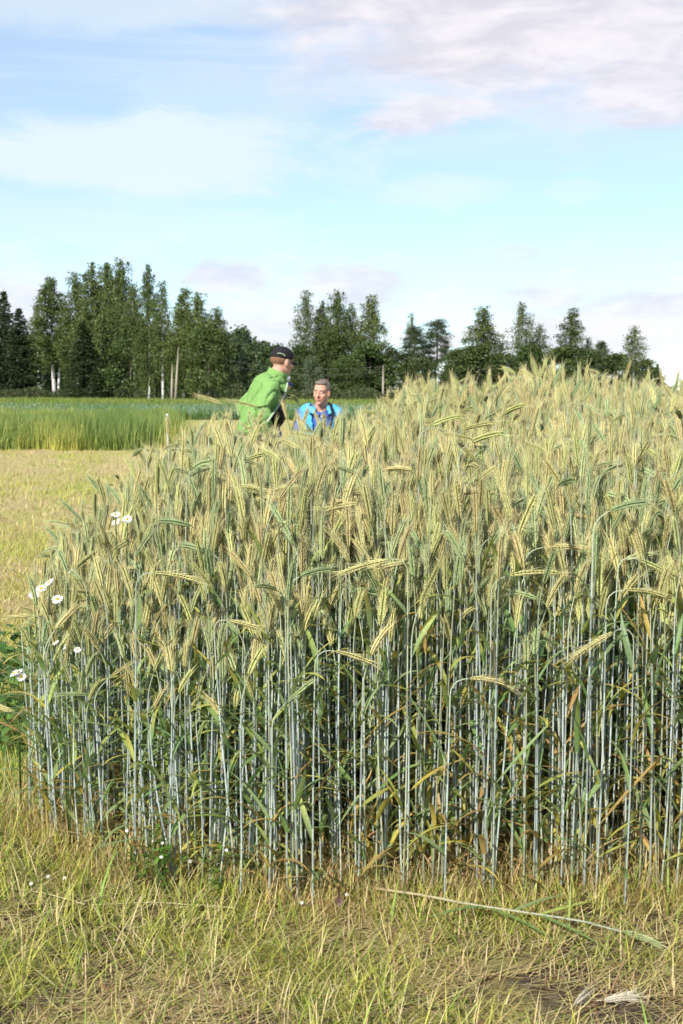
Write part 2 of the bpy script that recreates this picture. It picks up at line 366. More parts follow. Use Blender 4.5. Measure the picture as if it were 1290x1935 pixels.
def side_stubble():
    parts = []
    for y0, y1, n, ln, wd in ((4.2, 7, 52000, (.03, .10), .0042), (7, 13, 52000, (.04, .11), .007), (13, 34, 52000, (.05, .13), .013), (34, 62, 16000, (.06, .15), .03)):
        y = y0 + (y1 - y0) * rng.random(n); xr = .30 * y + .3
        x = rng.uniform(-1, 1, n) * xr
        keep = ~in_rye(x + .04, y) & ~((x > -.6) & (y < 10.1)) & ((x < .03 * y) | (y < 24))
        x, y = x[keep], y[keep]; k = len(x)
        g = ((vnoise(x * .75 + 3, y * .42, 21) * .65 + vnoise(x * 3, y * 1.6, 22) * .35) - .5) * 1.35 + .52
        g = g + .13 * np.sin((x * .97 + y * .22) * 2 * math.pi / 1.7) * sstep(y, 6, 9) + sstep(-y, -6.0, -4.6) * .55 * sstep(-x, .8, 1.0)
        gr = rng.random(k) < sstep(g, .38, .70) * .70
        lush = sstep(-y, -5.8, -4.6)[:, None]
        c = np.where(gr[:, None], pick([YGREEN, GREEN, A(.50, .50, .15)], [.45, .10, .45], k) * (1 - lush) + pick([A(.20, .31, .05), A(.28, .38, .07), YGREEN], [.45, .35, .2], k) * lush, pick([STRAW, TAN, A(.68, .50, .29), BROWN], [.42, .22, .30, .06], k))
        near = sstep(-y, -6.2, -4.4) * gr
        parts.append(blades(np.stack([x, y, ground_z(x, y) - .004], 1), rng.uniform(0, 6.28, k), np.where(gr, rng.uniform(.1, 1.0, k), rng.normal(1.1, .4, k)), rng.uniform(0, .8, k),
                            rng.uniform(*ln, k) * (1 + near * 1.1), wd * rng.uniform(.6, 1.2, k), c * .9, c * 1.1, 2))
    return parts
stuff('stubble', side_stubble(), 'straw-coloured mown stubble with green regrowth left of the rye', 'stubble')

# field crops behind the stubble
def near_crop():
    n = 60000
    y = 30.2 + 24 * rng.random(n) ** 1.7
    xr = np.interp(y, [30, 34, 40, 55], [-5.2, -4.75, -5.4, -7.2]) + rng.exponential(.25, n) - .3
    x = xr - (24 * rng.random(n) ** 1.15)
    yfront = 30.6 + (x + 5) * .09 + (vnoise(x * .8, 0 * x, 31) - .5) * 1.6 + (vnoise(x * 3.1, 0 * x, 32) - .5) * .7
    k = y > yfront; x, y = x[k], y[k]; n = len(x)
    dark = vnoise(x * .7, y * .35, 33) * .6 + vnoise(x * 2.0, y, 34) * .4
    h = (.48 + .30 * vnoise(x * .5 + 9, y * .3, 35) + .22 * vnoise(x * 2.3, y * 1.1, 36)) * np.clip(.45 + (y - 30.0) * .35 + rng.normal(0, .12, n), .4, 1.08)
    c = np.where((rng.random(n) < sstep(dark, .26, .60))[:, None], pick([A(.13, .21, .05), A(.18, .26, .075)], [.5, .5], n), pick([A(.27, .33, .08), A(.38, .40, .12)], [.6, .4], n))
    return [blades(np.stack([x, y, 0 * x], 1), rng.uniform(0, 6.28, n), rng.uniform(0, .3, n), rng.uniform(0, .7, n), h, rng.uniform(.012, .034, n), c * A(1.35, 1.15, .9), c * rng.uniform(.9, 1.2, (n, 1)), 3)]
stuff('green_crop', near_crop(), 'soft green cereal crop with a ragged front edge at the left', 'crop')
def flower_crop():
    n = 60000
    x = rng.uniform(-34, 14, n); yf = 61 - x * .25 + (vnoise(x * .5, 0 * x, 41) - .5) * 1.2
    y = yf + 38 * rng.random(n) ** 1.6
    top = rng.random(n)
    h = (.46 + .16 * vnoise(x * .6, y * .3, 42)) * rng.uniform(.8, 1.1, n)
    c = pick([A(.06, .13, .035), A(.09, .16, .05), A(.12, .19, .07)], [.45, .35, .2], n)
    pale = (rng.random(n) < .34 * sstep(vnoise(x * .25, y * .6, 43), .25, .7))[:, None]
    tip = np.where(pale, A(.50, .58, .60) * rng.uniform(.8, 1.15, (n, 1)), c * 1.5)
    return [blades(np.stack([x, y, 0 * x], 1), rng.uniform(0, 6.28, n), rng.uniform(0, .4, n), rng.uniform(0, .9, n), h, rng.uniform(.03, .07, n), c, tip, 3)]
stuff('flowering_crop', flower_crop(), 'dark green crop strip with a haze of pale blue flowers behind the stubble', 'crop')
def far_grass():
    n = 40000
    y = 98 + 170 * rng.random(n); x = rng.uniform(-.34, .2, n) * y
    c = pick([A(.15, .21, .04), A(.21, .26, .06), A(.27, .29, .09)], [.5, .35, .15], n)
    return [blades(np.stack([x, y, 0 * x], 1), rng.uniform(0, 6.28, n), rng.uniform(0, .4, n), rng.uniform(0, .5, n), rng.uniform(.25, .6, n), rng.uniform(.05, .14, n), c * .9, c * 1.1, 2)]
stuff('far_field', far_grass(), 'bright green field stretching to the foot of the trees', 'field')

# ------------------------------------------------------------------ rye stalks
STEM_HI, STEM_MID, STEM_LOW, STEM_FOOT = A(.42, .47, .33), A(.46, .52, .50), A(.45, .49, .35), A(.54, .41, .20)
def leaf_strip(mb, p0, az, a0, bend, ln, wd, cb, ct, twist=0.0, K=7):
    p = np.array(p0, float); V, C = [], []
    for k in range(K + 1):
        t = k / K; w = wd * .5 * (min(1, .55 + 2.2 * t) * (1 - t ** 2.4)) + .0004
        ang = a0 + bend * t ** 1.3; z2 = az + twist * t
        u = A(math.cos(z2), math.sin(z2), 0); s = A(-math.sin(z2 + twist * t), math.cos(z2 + twist * t), 0)
        d = u * math.sin(ang) + A(0, 0, math.cos(ang)); nrm = np.cross(d, s)
        c = cb * (1 - t) + ct * t if t > .35 else cb
        V += [p - s * w, p - nrm * w * .35, p + s * w]; C += [c * .96, c * 1.08, c * .96]
        p = p + d * (ln / K); p[2] = max(p[2], .01)
    F = []
    for k in range(K):
        for j in (0, 1):
            a = 3 * k + j; F += [(a, a + 1, a + 4), (a, a + 4, a + 3)]
    mb.add(V, F, C)
def rye_line(H, lean, nod, earbend, earlen, r):
    """centre line in the x-z plane: culm points, ear points"""
    Lc = H - earlen * max(.15, math.cos(min(nod, 1.5))) + (.03 if nod > 1 else 0)
    s = np.concatenate([np.linspace(0, Lc - .12, 8), np.linspace(Lc - .12, Lc, 9)[1:]])
    ss = np.linspace(0, Lc, 200); t = ss / Lc
    ang = lean * (1 - .7 * t) + nod * sstep(ss, Lc - (.15 if nod < .9 else .085), Lc) + lean * .6 * np.sin(t * 5 + r)
    X = np.concatenate([[0], np.cumsum(np.sin(ang[:-1]) * np.diff(ss))]); Z = np.concatenate([[0], np.cumsum(np.cos(ang[:-1]) * np.diff(ss))])
    culm = np.stack([np.interp(s, ss, X), 0 * s, np.interp(s, ss, Z)], 1)
    se = np.linspace(0, earlen, 20); ae = ang[-1] + earbend * se / earlen
    ear = np.stack([X[-1] + np.concatenate([[0], np.cumsum(np.sin(ae[:-1]) * np.diff(se))]), 0 * se, Z[-1] + np.concatenate([[0], np.cumsum(np.cos(ae[:-1]) * np.diff(se))])], 1)
    return culm, s / Lc, ear, ae
def build_ear(mb, ear, ae, roll, q, palette, awn=1.0, fat=1.0):
    n = 13; L_ = len(ear) - 1; c_lo, c_hi, c_awn = palette
    for i in range(2 * n):
        t = (i + .5) / (2 * n); j = t * L_; k = int(j); fr = j - k
        c = ear[k] * (1 - fr) + ear[min(k + 1, L_)] * fr; a = ae[k]
        T = A(math.sin(a), 0, math.cos(a)); P = A(math.cos(a), 0, -math.sin(a)); B = A(0, 1, 0)
        S = P * math.cos(roll) + B * math.sin(roll); Nn = np.cross(T, S)
        sd = 1 if i % 2 else -1; taper = min(1, .55 + 3 * t) * min(1, .5 + 2.2 * (1 - t)) * fat * .86
        for w in (-1, 1):
            spread = q.uniform(.20, .34)
            d = T * math.cos(spread) + S * sd * math.sin(spread) + Nn * w * .10; d /= np.linalg.norm(d)
            p = c + S * sd * .0022 * taper + Nn * w * .0026 * taper
            k1 = q.uniform(.85, 1.15)
            mb.spindle(p, d, S, Nn, .0165 * (.75 + .25 * taper) * q.uniform(.9, 1.1), .0039 * taper, .0034 * taper, c_lo * k1, c_hi * k1)
            e = p + d * .0155; dd = T * math.cos(.28) + S * sd * math.sin(.28) * q.uniform(.3, 1.3) + Nn * w * q.uniform(0, .28); dd /= np.linalg.norm(dd)
            al = q.uniform(.028, .055) * awn; wv = np.cross(dd, A(q.uniform(-1, 1), q.uniform(-1, 1), q.uniform(-1, 1))); wv /= np.linalg.norm(wv) + 1e-9
            mb.add([e - wv * .00062, e + wv * .00062, e + dd * al], [(0, 1, 2)], [c_hi, c_hi, c_awn])
EAR_PAL = [(A(.31, .33, .11), A(.56, .56, .23), A(.58, .47, .25)), (A(.36, .34, .12), A(.61, .57, .26), A(.60, .45, .25)), (A(.27, .33, .13), A(.50, .53, .27), A(.55, .47, .28))]
EAR_PAL += [(A(.40, .36, .13), A(.62, .54, .26), A(.60, .44, .24)), (A(.22, .30, .12), A(.40, .48, .24), A(.48, .46, .26))]
G1, G2, G3 = A(.19, .29, .09), A(.26, .35, .15), A(.42, .48, .12)
Y1, Y2, Y3 = A(.54, .46, .10), A(.60, .42, .10), A(.50, .34, .12)
def make_variant(q, H, yellow, nod=None, lean=None, nleaf=None, pal=None, earlen=None, roll=None):
    """one stalk in its own space: culm, ear and leaves as separate builders"""
    if nod is None:
        nod = q.choice([q.uniform(.02, .30), q.uniform(.02, .30), q.uniform(.02, .30), q.uniform(.2, .6), q.uniform(.2, .8), q.uniform(.9, 2.0)])
    if lean is None: lean = q.gauss(.0, .022)
    earlen = earlen or q.uniform(.085, .120)
    culm, t, ear, ae = rye_line(H, lean, nod, q.uniform(.0, .30) if nod < 1 else q.uniform(.1, .5), earlen, q.uniform(0, 6))
    mbC, mbE, leaves = MB(), MB(), []
    rad = np.interp(t, [0, .1, .6, .9, 1], [.0024, .0028, .0025, .0018, .0014])
    cc = np.array([STEM_FOOT * (1 - sstep(k, 0, .13)) + STEM_LOW * sstep(k, 0, .13) * (1 - sstep(k, .15, .3)) + (STEM_MID * (1 - sstep(k, .7, .95)) + STEM_HI * sstep(k, .7, .95)) * sstep(k, .15, .3) for k in t]) * q.uniform(.82, 1.12)
    if yellow and q.random() < .4: cc = cc * .55 + A(.40, .38, .17) * .45
    mbC.tube(culm, rad, cc, 5)
    nodes = [.12 + q.uniform(-.03, .03), .25 + q.uniform(-.04, .04), .40 + q.uniform(-.05, .05), .60 + q.uniform(-.05, .05), .78 + q.uniform(-.04, .04)]
    def cpt(k): return A(np.interp(k, t, culm[:, 0]), 0, np.interp(k, t, culm[:, 2]))
    for k in nodes[:4]:
        p = cpt(k); r = np.interp(k, t, rad)
        mbC.tube([p + A(0, 0, -.006), p, p + A(0, 0, .006)], [r * 1.03, r * 1.4, r * 1.03], [cc[3], A(.20, .23, .12), cc[3] * 1.15], 5, False)
    build_ear(mbE, ear, ae, q.uniform(0, 3.14) if roll is None else roll, q, pal or q.choice(EAR_PAL))
    azs = q.uniform(0, 6.28)
    for j, k in enumerate(nodes):
        if q.random() < .10: continue
        mb = MB(); azs += math.pi + q.uniform(-.5, .5)
        py = (.66, .56, .44, .30, .14)[j] if yellow else (.30, .16, .08, .04, .02)[j]
        if q.random() < py: cb, ct = q.choice([(Y1, Y2), (G3, Y1), (Y1, Y3), (Y3, Y3 * .8)])
        elif q.random() < .5: cb, ct = q.choice([G1, G2, G3]), q.choice([G3, Y1])
        else: cb, ct = q.choice([G1, G2]), G2
        ln = q.uniform(.15, .28) * (.75 if j in (0, 4) else 1)
        leaf_strip(mb, cpt(k), azs, q.uniform(.25, .95), q.uniform(.2, 1.9), ln, q.uniform(.011, .019), cb, ct, q.uniform(-.8, .8))
        # the sheath around the culm under the leaf
        ps = [cpt(k - .085), cpt(k - .03), cpt(k)]
        mb.tube(ps, [np.interp(k, t, rad) * 1.12] * 3, [cc[6] * .95, cc[6] * .95, (cb + cc[6]) * .5], 5, False)
        leaves.append(mb)
    if q.random() < (.9 if yellow else .75):   # withered leaf low on the culm
        mb = MB(); cb = q.choice([Y3, A(.42, .27, .11), A(.52, .40, .20)])
        leaf_strip(mb, cpt(.05 + q.uniform(0, .08)), q.uniform(0, 6.28), q.uniform(.3, 1.1), q.uniform(.8, 2.3), q.uniform(.08, .17), q.uniform(.004, .009), cb, cb * .9, q.uniform(-2, 2))
        leaves.append(mb)
    return mbC, mbE, leaves
q = random.Random(77)
NVAR = 28
nod_class = []; variants = []          # 0..19 green short, 20..39 yellowing short, 40..59 tall
for cls in range(3):
    for i in range(NVAR):
        nod = (q.uniform(.02, .28), q.uniform(.3, .65), q.uniform(1.0, 2.0))[(0, 0, 1, 0, 0, 0, 2, 0, 0, 1)[i % 10]]; nod_class.append(0 if nod < .3 else 1 if nod < .9 else 2)
        variants.append(make_variant(q, (1.0, 1.0, 1.38)[cls], cls == 1 or (cls == 2 and i % 2), nod))
var_coll = bpy.data.collections.new('rye_shapes')
var_parts = []
for i, (c, e, ls) in enumerate(variants):
    j = MB()
    for m in [c, e]: j.add(*m.arrays())
    nl0 = sum(len(f) for f in j.f)
    for m in ls: j.add(*m.arrays())
    me = j.mesh('rye_shape_%02d' % i, M_RYE); me.materials.append(M_LEAF)
    idx = np.zeros(len(me.polygons), np.int32); idx[nl0:] = 1; me.polygons.foreach_set('material_index', idx)
    var_coll.objects.link(bpy.data.objects.new('rye_shape_%02d' % i, me))
    if i < 2 * NVAR: var_parts.append((c.mesh('culm', M_RYE, True), e.mesh('ear', M_RYE), [m.mesh('leaf', M_LEAF) for m in ls]))
    else: var_parts.append(None)

# scatter
n = 17800
x = rng.uniform(-1.8, 3.9, n); y = np.where(rng.random(n) < .17, rng.uniform(3.15, 4.7, n), rng.uniform(3.15, 11.2, n))
xr = np.round(x / .125) * .125 + rng.normal(0, .028, n)      # drilled rows running away from the camera
x = np.where(rng.random(n) < .55, xr, x)
k = in_rye(x, y) & (x < .30 * y + 1.1); x, y = x[k], y[k]; n = len(x)
dl = x - np.interp(y, LE_Y, LE_X); df = y - np.interp(x, FR_X, FR_Y)
tall = sstep(y, 4.6, 7.5) * sstep(x / y, .0, .06)
h = .97 + .12 * sstep(df, 0, .8) + rng.normal(0, .10, n) - (rng.random(n) < .12) * .12
h *= .66 + .34 * sstep(dl, -.05, .7)
h -= sstep(y, 6, 9.5) * sstep(-x / y, -.02, .03) * .16
hump = np.exp(-((x / y - .16) / .035) ** 2) * (rng.random(n) < .16) * .19
h = h * (1 - tall) + tall * (1.31 + rng.normal(0, .085, n) + hump + (rng.random(n) < .03) * .10)
h = np.clip(h, .5, 1.62)
pyel = np.clip(.15 + .65 * sstep(x / y, -.06, .12), 0, 1)
cls = np.where(h > 1.2, 2, np.where(rng.random(n) < pyel, 1, 0))
vidx = cls * NVAR + rng.integers(0, NVAR, n)
modelled = np.where(cls == 2, 1.38, 1.0)
rot = np.stack([rng.normal(0, .022, n), rng.normal(0, .022, n), rng.uniform(0, 2 * math.pi, n)], 1)
# stalks on the free edges lean a little outwards
rot[:, 1] += -sstep(-dl, -.35, 0) * .06; rot[:, 0] += sstep(-df, -.25, 0) * .03
sxy = rng.uniform(.82, 1.16, n); scl = np.stack([sxy, sxy * rng.uniform(.95, 1.05, n), h / modelled], 1)
zz = ground_z(x, y) - .01
edge = np.minimum(df, dl * 1.4 + .15) + rng.uniform(0, .02, n)
vis = (np.abs(x) < .285 * y) & (y < 6.5) & (cls < 2)
order = np.argsort(np.where(vis, edge, 99))
SPECIAL = 8; near_i = order[:300 - SPECIAL]; rest = order[300 - SPECIAL:]
def rye_thing(parts, loc, rotv, sc, label, group):
    t = empty('rye_stalk', loc); t.rotation_mode = 'XYZ'; t.rotation_euler = rotv; t.scale = sc
    link('culm', parts[0], t); link('ear', parts[1], t)
    for m in parts[2]: link('leaf', m, t)
    tag(t, label, 'rye stalk', group); return t
for i in near_i:
    head = ('upright', 'slanting', 'drooping')[nod_class[vidx[i]]]; sec = 0 if x[i] / y[i] < -.15 else 1 if x[i] / y[i] < .06 else 2
    where = ('at the left corner', 'in the middle', 'at the right')[sec]; hue = ('green', 'yellowing')[cls[i]]
    rye_thing(var_parts[vidx[i]], (x[i], y[i], zz[i]), rot[i], scl[i], 'front-row rye stalk with %s ear and %s leaves %s of the plot' % (head, hue, where), 'front-row stalks, %s ear, %s leaves, %s' % (head, hue, where))
# single stalks that stand out in the photograph: ear position (px), distance, nod, turned left (-1) or right (+1)
for (ex, ey, Y, nod, sd, earlen, lab) in (
    (632, 1228, 3.34, 1.75, 1, .10, 'rye stalk with a small ear arching over to the right, lowest in the middle'),
    (735, 1052, 3.40, 1.75, -1, .14, 'rye stalk with a long plump ear lying level towards the left in mid plot'),
    (885, 1286, 3.35, 1.50, 1, .10, 'rye stalk with a low brownish ear held level before the stems at right'),
    (1160, 1180, 3.32, 2.10, -1, .13, 'rye stalk with a hooked ear drooping left at the right side of the plot'),
    (28, 1340, 3.95, 1.25, -1, .12, 'short rye stalk bowing its ear left over the weeds, leftmost of the plot'),
    (1180, 1117, 3.36, 1.55, 1, .11, 'rye stalk with a stout level ear pointing right near the right side'),
    (290, 1082, 3.50, 1.60, 1, .12, 'rye stalk with a curved ear bent over at the top left of the plot'),
    (960, 1085, 3.38, 1.35, 1, .14, 'rye stalk with a long pale ear stretching right above the yellow leaves')):
    p = at(ex, ey, Y); H = p.z
    parts = make_variant(q, H + .02, ex > 700, nod, .02 * sd, None, EAR_PAL[1], earlen, 1.2)
    pm = (parts[0].mesh('culm', M_RYE, True), parts[1].mesh('ear', M_RYE), [m.mesh('leaf', M_LEAF) for m in parts[2]])
    top = parts[0].v[0][-3]
    t = rye_thing(pm, (p.x - sd * top[0], Y, 0), (0, 0, 0 if sd > 0 else math.pi), (1, 1, 1), lab, None)
# the rest of the plot reads as one mass
pts = bpy.data.meshes.new('rye_mass'); pts.from_pydata(np.stack([x[rest], y[rest], zz[rest]], 1).tolist(), [], [])
a = pts.attributes.new('vidx', 'INT', 'POINT'); a.data.foreach_set('value', vidx[rest].astype(np.int32))
a = pts.attributes.new('rot', 'FLOAT_VECTOR', 'POINT'); a.data.foreach_set('vector', rot[rest].astype(np.float32).ravel())
a = pts.attributes.new('scl', 'FLOAT_VECTOR', 'POINT'); a.data.foreach_set('vector', scl[rest].astype(np.float32).ravel())
mass = link('rye_crop', pts); tag(mass, 'dense stand of ripening rye filling the plot behind its front edge', 'rye crop', kind='stuff')
ng = bpy.data.node_groups.new('rye_scatter', 'GeometryNodeTree')
ng.interface.new_socket('Geometry', in_out='INPUT', socket_type='NodeSocketGeometry'); ng.interface.new_socket('Geometry', in_out='OUTPUT', socket_type='NodeSocketGeometry')
gi = ng.nodes.new('NodeGroupInput'); go = ng.nodes.new('NodeGroupOutput'); iop = ng.nodes.new('GeometryNodeInstanceOnPoints'); ci = ng.nodes.new('GeometryNodeCollectionInfo')
ci.inputs['Collection'].default_value = var_coll; ci.inputs['Separate Children'].default_value = True; ci.inputs['Reset Children'].default_value = True
iop.inputs['Pick Instance'].default_value = True
def named(nm, ty):
    x_ = ng.nodes.new('GeometryNodeInputNamedAttribute'); x_.data_type = ty; x_.inputs['Name'].default_value = nm; return x_.outputs['Attribute']
e2r = ng.nodes.new('FunctionNodeEulerToRotation')
ng.links.new(gi.outputs[0], iop.inputs['Points']); ng.links.new(ci.outputs[0], iop.inputs['Instance'])
ng.links.new(named('vidx', 'INT'), iop.inputs['Instance Index']); ng.links.new(named('rot', 'FLOAT_VECTOR'), e2r.inputs[0]); ng.links.new(e2r.outputs[0], iop.inputs['Rotation'])
ng.links.new(named('scl', 'FLOAT_VECTOR'), iop.inputs['Scale']); ng.links.new(iop.outputs[0], go.inputs[0])
md = mass.modifiers.new('scatter', 'NODES'); md.node_group = ng
# ------------------------------------------------------------------ trees
def leaf_quads(c, down, sl, sw, cols, q):
    """elongated leaf faces: c centres (N,3), down = how strongly the long axis hangs"""
    n = len(c); d = q.normal(0, 1, (n, 3)); d /= np.linalg.norm(d, axis=1)[:, None]
    d[:, 2] -= down; d /= np.linalg.norm(d, axis=1)[:, None]
    e = np.cross(d, q.normal(0, 1, (n, 3))); e /= np.linalg.norm(e, axis=1)[:, None] + 1e-9
    a = sl * q.uniform(.6, 1.3, n)[:, None] * .5; b = sw * q.uniform(.6, 1.3, n)[:, None] * .5
    V = np.stack([c - d * a, c + e * b, c + d * a, c - e * b], 1).reshape(-1, 3)
    i = np.arange(n)[:, None] * 4
    T = np.concatenate([i + [[0, 1, 2]], i + [[0, 2, 3]]], 0)
    return V, T, np.repeat(cols, 4, axis=0)
def tree_cols(pal, n, q):
    pal = np.array(pal); return pal[q.integers(0, len(pal), n)] * q.uniform(.75, 1.25, (n, 1))
BIRCH_PAL = [A(.098, .138, .034), A(.125, .165, .044), A(.155, .192, .058), A(.074, .106, .029)]
SPRUCE_PAL = [A(.030, .055, .020), A(.042, .070, .026), A(.055, .085, .030)]
PINE_PAL = [A(.065, .092, .032), A(.086, .114, .042), A(.052, .076, .028)]
BUSH_PAL = [A(.062, .098, .025), A(.085, .125, .033), A(.112, .150, .043), A(.048, .076, .021)]
WILLOW_PAL = [A(.12, .16, .08), A(.15, .19, .10), A(.10, .14, .07)]
def wood(mb, pts, r, c, sides=6): mb.tube(pts, r, c, sides)
def birch(seed, low=.16, dens=1.0, airy=1.0, dark=1.0, forks=1):
    q = np.random.default_rng(seed); H = 20.0; tm = MB(); C = []
    wob = q.normal(0, .10, (9, 2)).cumsum(0) * .55; wob[0] = 0
    zt = np.linspace(-.3, H * .97, 9); tp = np.stack([wob[:, 0], wob[:, 1], zt], 1)
    bark = np.array([A(.80, .78, .74) * (1 - .45 * k / 8) for k in range(9)])
    wood(tm, tp, np.linspace(.25, .02, 9), bark, 7)
    if forks == 2:
        t2 = tp.copy(); t2[:, 0] += np.linspace(.35, 1.5, 9); t2[:, 2] *= .86; wood(tm, t2, np.linspace(.15, .012, 9), bark, 6)
    nb = 62
    for i in range(nb):
        t = low + (0.985 - low) * ((i + q.uniform(0, 1)) / nb); z = t * H; k = (t - low) / (1 - low)
        R_ = 3.0 * (math.sin(math.pi * min(1, .18 + .80 * k)) ** .75) * (1 - k) ** .30 * 1.12 * q.uniform(.5, 1.15) * (.55 + .45 * airy)
        az = i * 2.4 + q.uniform(-.5, .5); u = A(math.cos(az), math.sin(az), 0)
        p0 = A(np.interp(z, zt, tp[:, 0]), np.interp(z, zt, tp[:, 1]), z)
        s = np.linspace(0, 1, 5); rise = q.uniform(.5, 1.1)
        bp = p0 + u * (R_ * s)[:, None] + A(0, 0, 1) * (R_ * (rise * s - .55 * s ** 2.2))[:, None]
        wood(tm, bp, np.linspace(.045, .008, 5), A(.16, .13, .11), 3)
        n = int((34 + 92 * R_) * dens)
        f = q.random(n) ** .62 * 1.04; c = np.stack([np.interp(f, s, bp[:, j]) for j in range(3)], 1)
        # hanging twigs: leaves gather on a few strings under the branch
        ns = max(3, int(R_ * 4)); sid = q.integers(0, ns, n); so = q.normal(0, .34, (ns, 3)); so[:, 2] *= .4
        drop = np.minimum(q.exponential(.8, n), 2.6)
        c = c + so[sid] + q.normal(0, .13, (n, 3)); c[:, 2] -= drop * (.35 + .65 * f)
        C.append(c)
    C = np.concatenate(C)
    v, f, cc = leaf_quads(C, .9, .30, .15, tree_cols(BIRCH_PAL, len(C), q) * dark, q)
    return tm, (v, f, cc)
def spruce(seed, fat=1.0):
    q = np.random.default_rng(seed); H = 20.0; tm = MB(); C = []
    wood(tm, [(0, 0, -.3), (0, 0, H * .5), (0, 0, H * .99)], [.24, .14, .02], A(.13, .10, .08), 6)
    z = .5
    while z < H * .985:
        t = z / H; nb = 10 if t < .8 else 6
        for b in range(nb):
            ln = 3.1 * fat * (1 - t) ** .85 * q.uniform(.65, 1.12) + .12; az = q.uniform(0, 6.28); u = A(math.cos(az), math.sin(az), 0); w = A(-u[1], u[0], 0)
            n = int(10 + 11 * ln); f = q.random(n) ** .75
            c = A(0, 0, z) + u * (ln * f)[:, None] + w * (q.normal(0, .16 + .10 * ln, n) * (1.05 - f * .6))[:, None]
            c[:, 2] += -.34 * ln * f + .22 * ln * f ** 3 - np.abs(q.normal(0, .22, n))
            C.append(c)
        z += .40 + .12 * (1 - t)
    C = np.concatenate(C)
    return tm, leaf_quads(C, .5, .42, .16, tree_cols(SPRUCE_PAL, len(C), q), q)
def pine(seed, low=.42):
    q = np.random.default_rng(seed); H = 20.0; tm = MB(); C = []
    z = np.linspace(-.3, H * .97, 8); tp = np.stack([q.normal(0, .08, 8).cumsum(), q.normal(0, .08, 8).cumsum(), z], 1); tp[0, :2] = 0
    wood(tm, tp, np.linspace(.24, .02, 8), np.array([A(.15, .11, .09) * (1 - k) + A(.30, .16, .08) * k for k in np.linspace(0, 1, 8)]), 6)
    for i in range(48):
        t = low + (.99 - low) * (i + q.random()) / 48; k = (t - low) / (1 - low); zz_ = t * H
        R_ = 3.3 * (1 - k) ** .65 * q.uniform(.45, 1.1) + .25; az = i * 2.4 + q.uniform(-.4, .4); u = A(math.cos(az), math.sin(az), 0)
        p0 = A(np.interp(zz_, z, tp[:, 0]), np.interp(zz_, z, tp[:, 1]), zz_); p1 = p0 + u * R_ + A(0, 0, R_ * q.uniform(.1, .5))
        wood(tm, [p0, (p0 + p1) / 2 - A(0, 0, .1), p1], [.06, .04, .012], A(.24, .14, .08), 3)
        for e in range(3):
            n = int(48 + 16 * R_); cc = p0 + (p1 - p0) * q.uniform(.5, 1.05) + q.normal(0, .22, 3)
            C.append(cc + q.normal(0, 1, (n, 3)) * A(.42, .42, .26))
    C = np.concatenate(C)
    return tm, leaf_quads(C, -.5, .34, .12, tree_cols(PINE_PAL, len(C), q), q)
def bush(seed, pal=BUSH_PAL, slim=1.0, leaf=.34, nclump=90):
    """broad-leaved tree in leaf down to the ground, 10 m tall, 3.4 m radius"""
    q = np.random.default_rng(seed); H = 10.0; tm = MB(); C = []
    wood(tm, [(0, 0, -.3), (.1, 0, 4), (0, .1, 9)], [.2, .12, .02], A(.17, .14, .11), 6)
    for i in range(nclump):
        t = q.random() ** .8; rr = 3.4 * slim * (math.sin(math.pi * (.14 + .80 * t)) ** .8) * (.35 + .65 * q.random() ** .5); az = q.uniform(0, 6.28)
        p = A(rr * math.cos(az), rr * math.sin(az), .5 + t * (H - .9))
        if i % 3 == 0: wood(tm, [(0, 0, p[2] * .7), p], [.05, .012], A(.15, .12, .10), 3)
        n = int(q.uniform(55, 105)); C.append(p + q.normal(0, 1, (n, 3)) * A(.52, .52, .42) * q.uniform(.7, 1.2))
    C = np.concatenate(C); C[:, 2] = np.maximum(C[:, 2], .05)
    return tm, leaf_quads(C, .2, leaf, leaf * .6, tree_cols(pal, len(C), q), q)
def bark_mat():
    m = new_mat('bark'); t = m.node_tree; n = t.nodes.new; l = t.links.new
    a = n('ShaderNodeAttribute'); a.attribute_name = 'Col'; tcn = n('ShaderNodeTexCoord'); mp = n('ShaderNodeMapping'); mp.inputs['Scale'].default_value = (3, 3, 1.4)
    tx = n('ShaderNodeTexNoise'); tx.inputs['Scale'].default_value = 1.6; tx.inputs['Detail'].default_value = 5; l(tcn.outputs['Object'], mp.inputs[0]); l(mp.outputs[0], tx.inputs['Vector'])
    mr = n('ShaderNodeMapRange'); mr.inputs[1].default_value = .40; mr.inputs[2].default_value = .52; mr.inputs[3].default_value = .22; mr.inputs[4].default_value = 1.0; l(tx.outputs['Fac'], mr.inputs[0])
    mx = n('ShaderNodeMix'); mx.data_type = 'RGBA'; mx.blend_type = 'MULTIPLY'; mx.inputs[0].default_value = 1; l(a.outputs['Color'], mx.inputs[6]); l(mr.outputs[0], mx.inputs[7])
    p = n('ShaderNodeBsdfPrincipled'); p.inputs['Roughness'].default_value = .85; l(mx.outputs[2], p.inputs['Base Color']); o = n('ShaderNodeOutputMaterial'); l(p.outputs[0], o.inputs[0]); return m
M_BARK = bark_mat()
RAD = {'birch': 2.9, 'spruce': 3.2, 'pine': 3.3, 'bush': 3.6, 'willow': 3.6}
BASEH = {'birch': 20., 'spruce': 20., 'pine': 20., 'bush': 10., 'willow': 10.}
kinds = {'birch': [birch(101, .12, 1.25), birch(102, .26, 1.1, .9), birch(103, .14, 1.3, 1.1), birch(104, .28, .62, .85), birch(105, .10, 1.15, 1.0, .9), birch(106, .16, .75, 1.0), birch(107, .26, 1.1, 1, 1, 2)],
         'spruce': [spruce(201), spruce(202, 1.15)], 'pine': [pine(301), pine(302, .30)],
         'bush': [bush(401), bush(402, BUSH_PAL, .8), bush(403, BUSH_PAL, 1.0, .42, 70)], 'willow': [bush(501, WILLOW_PAL, .75, .32, 60)]}
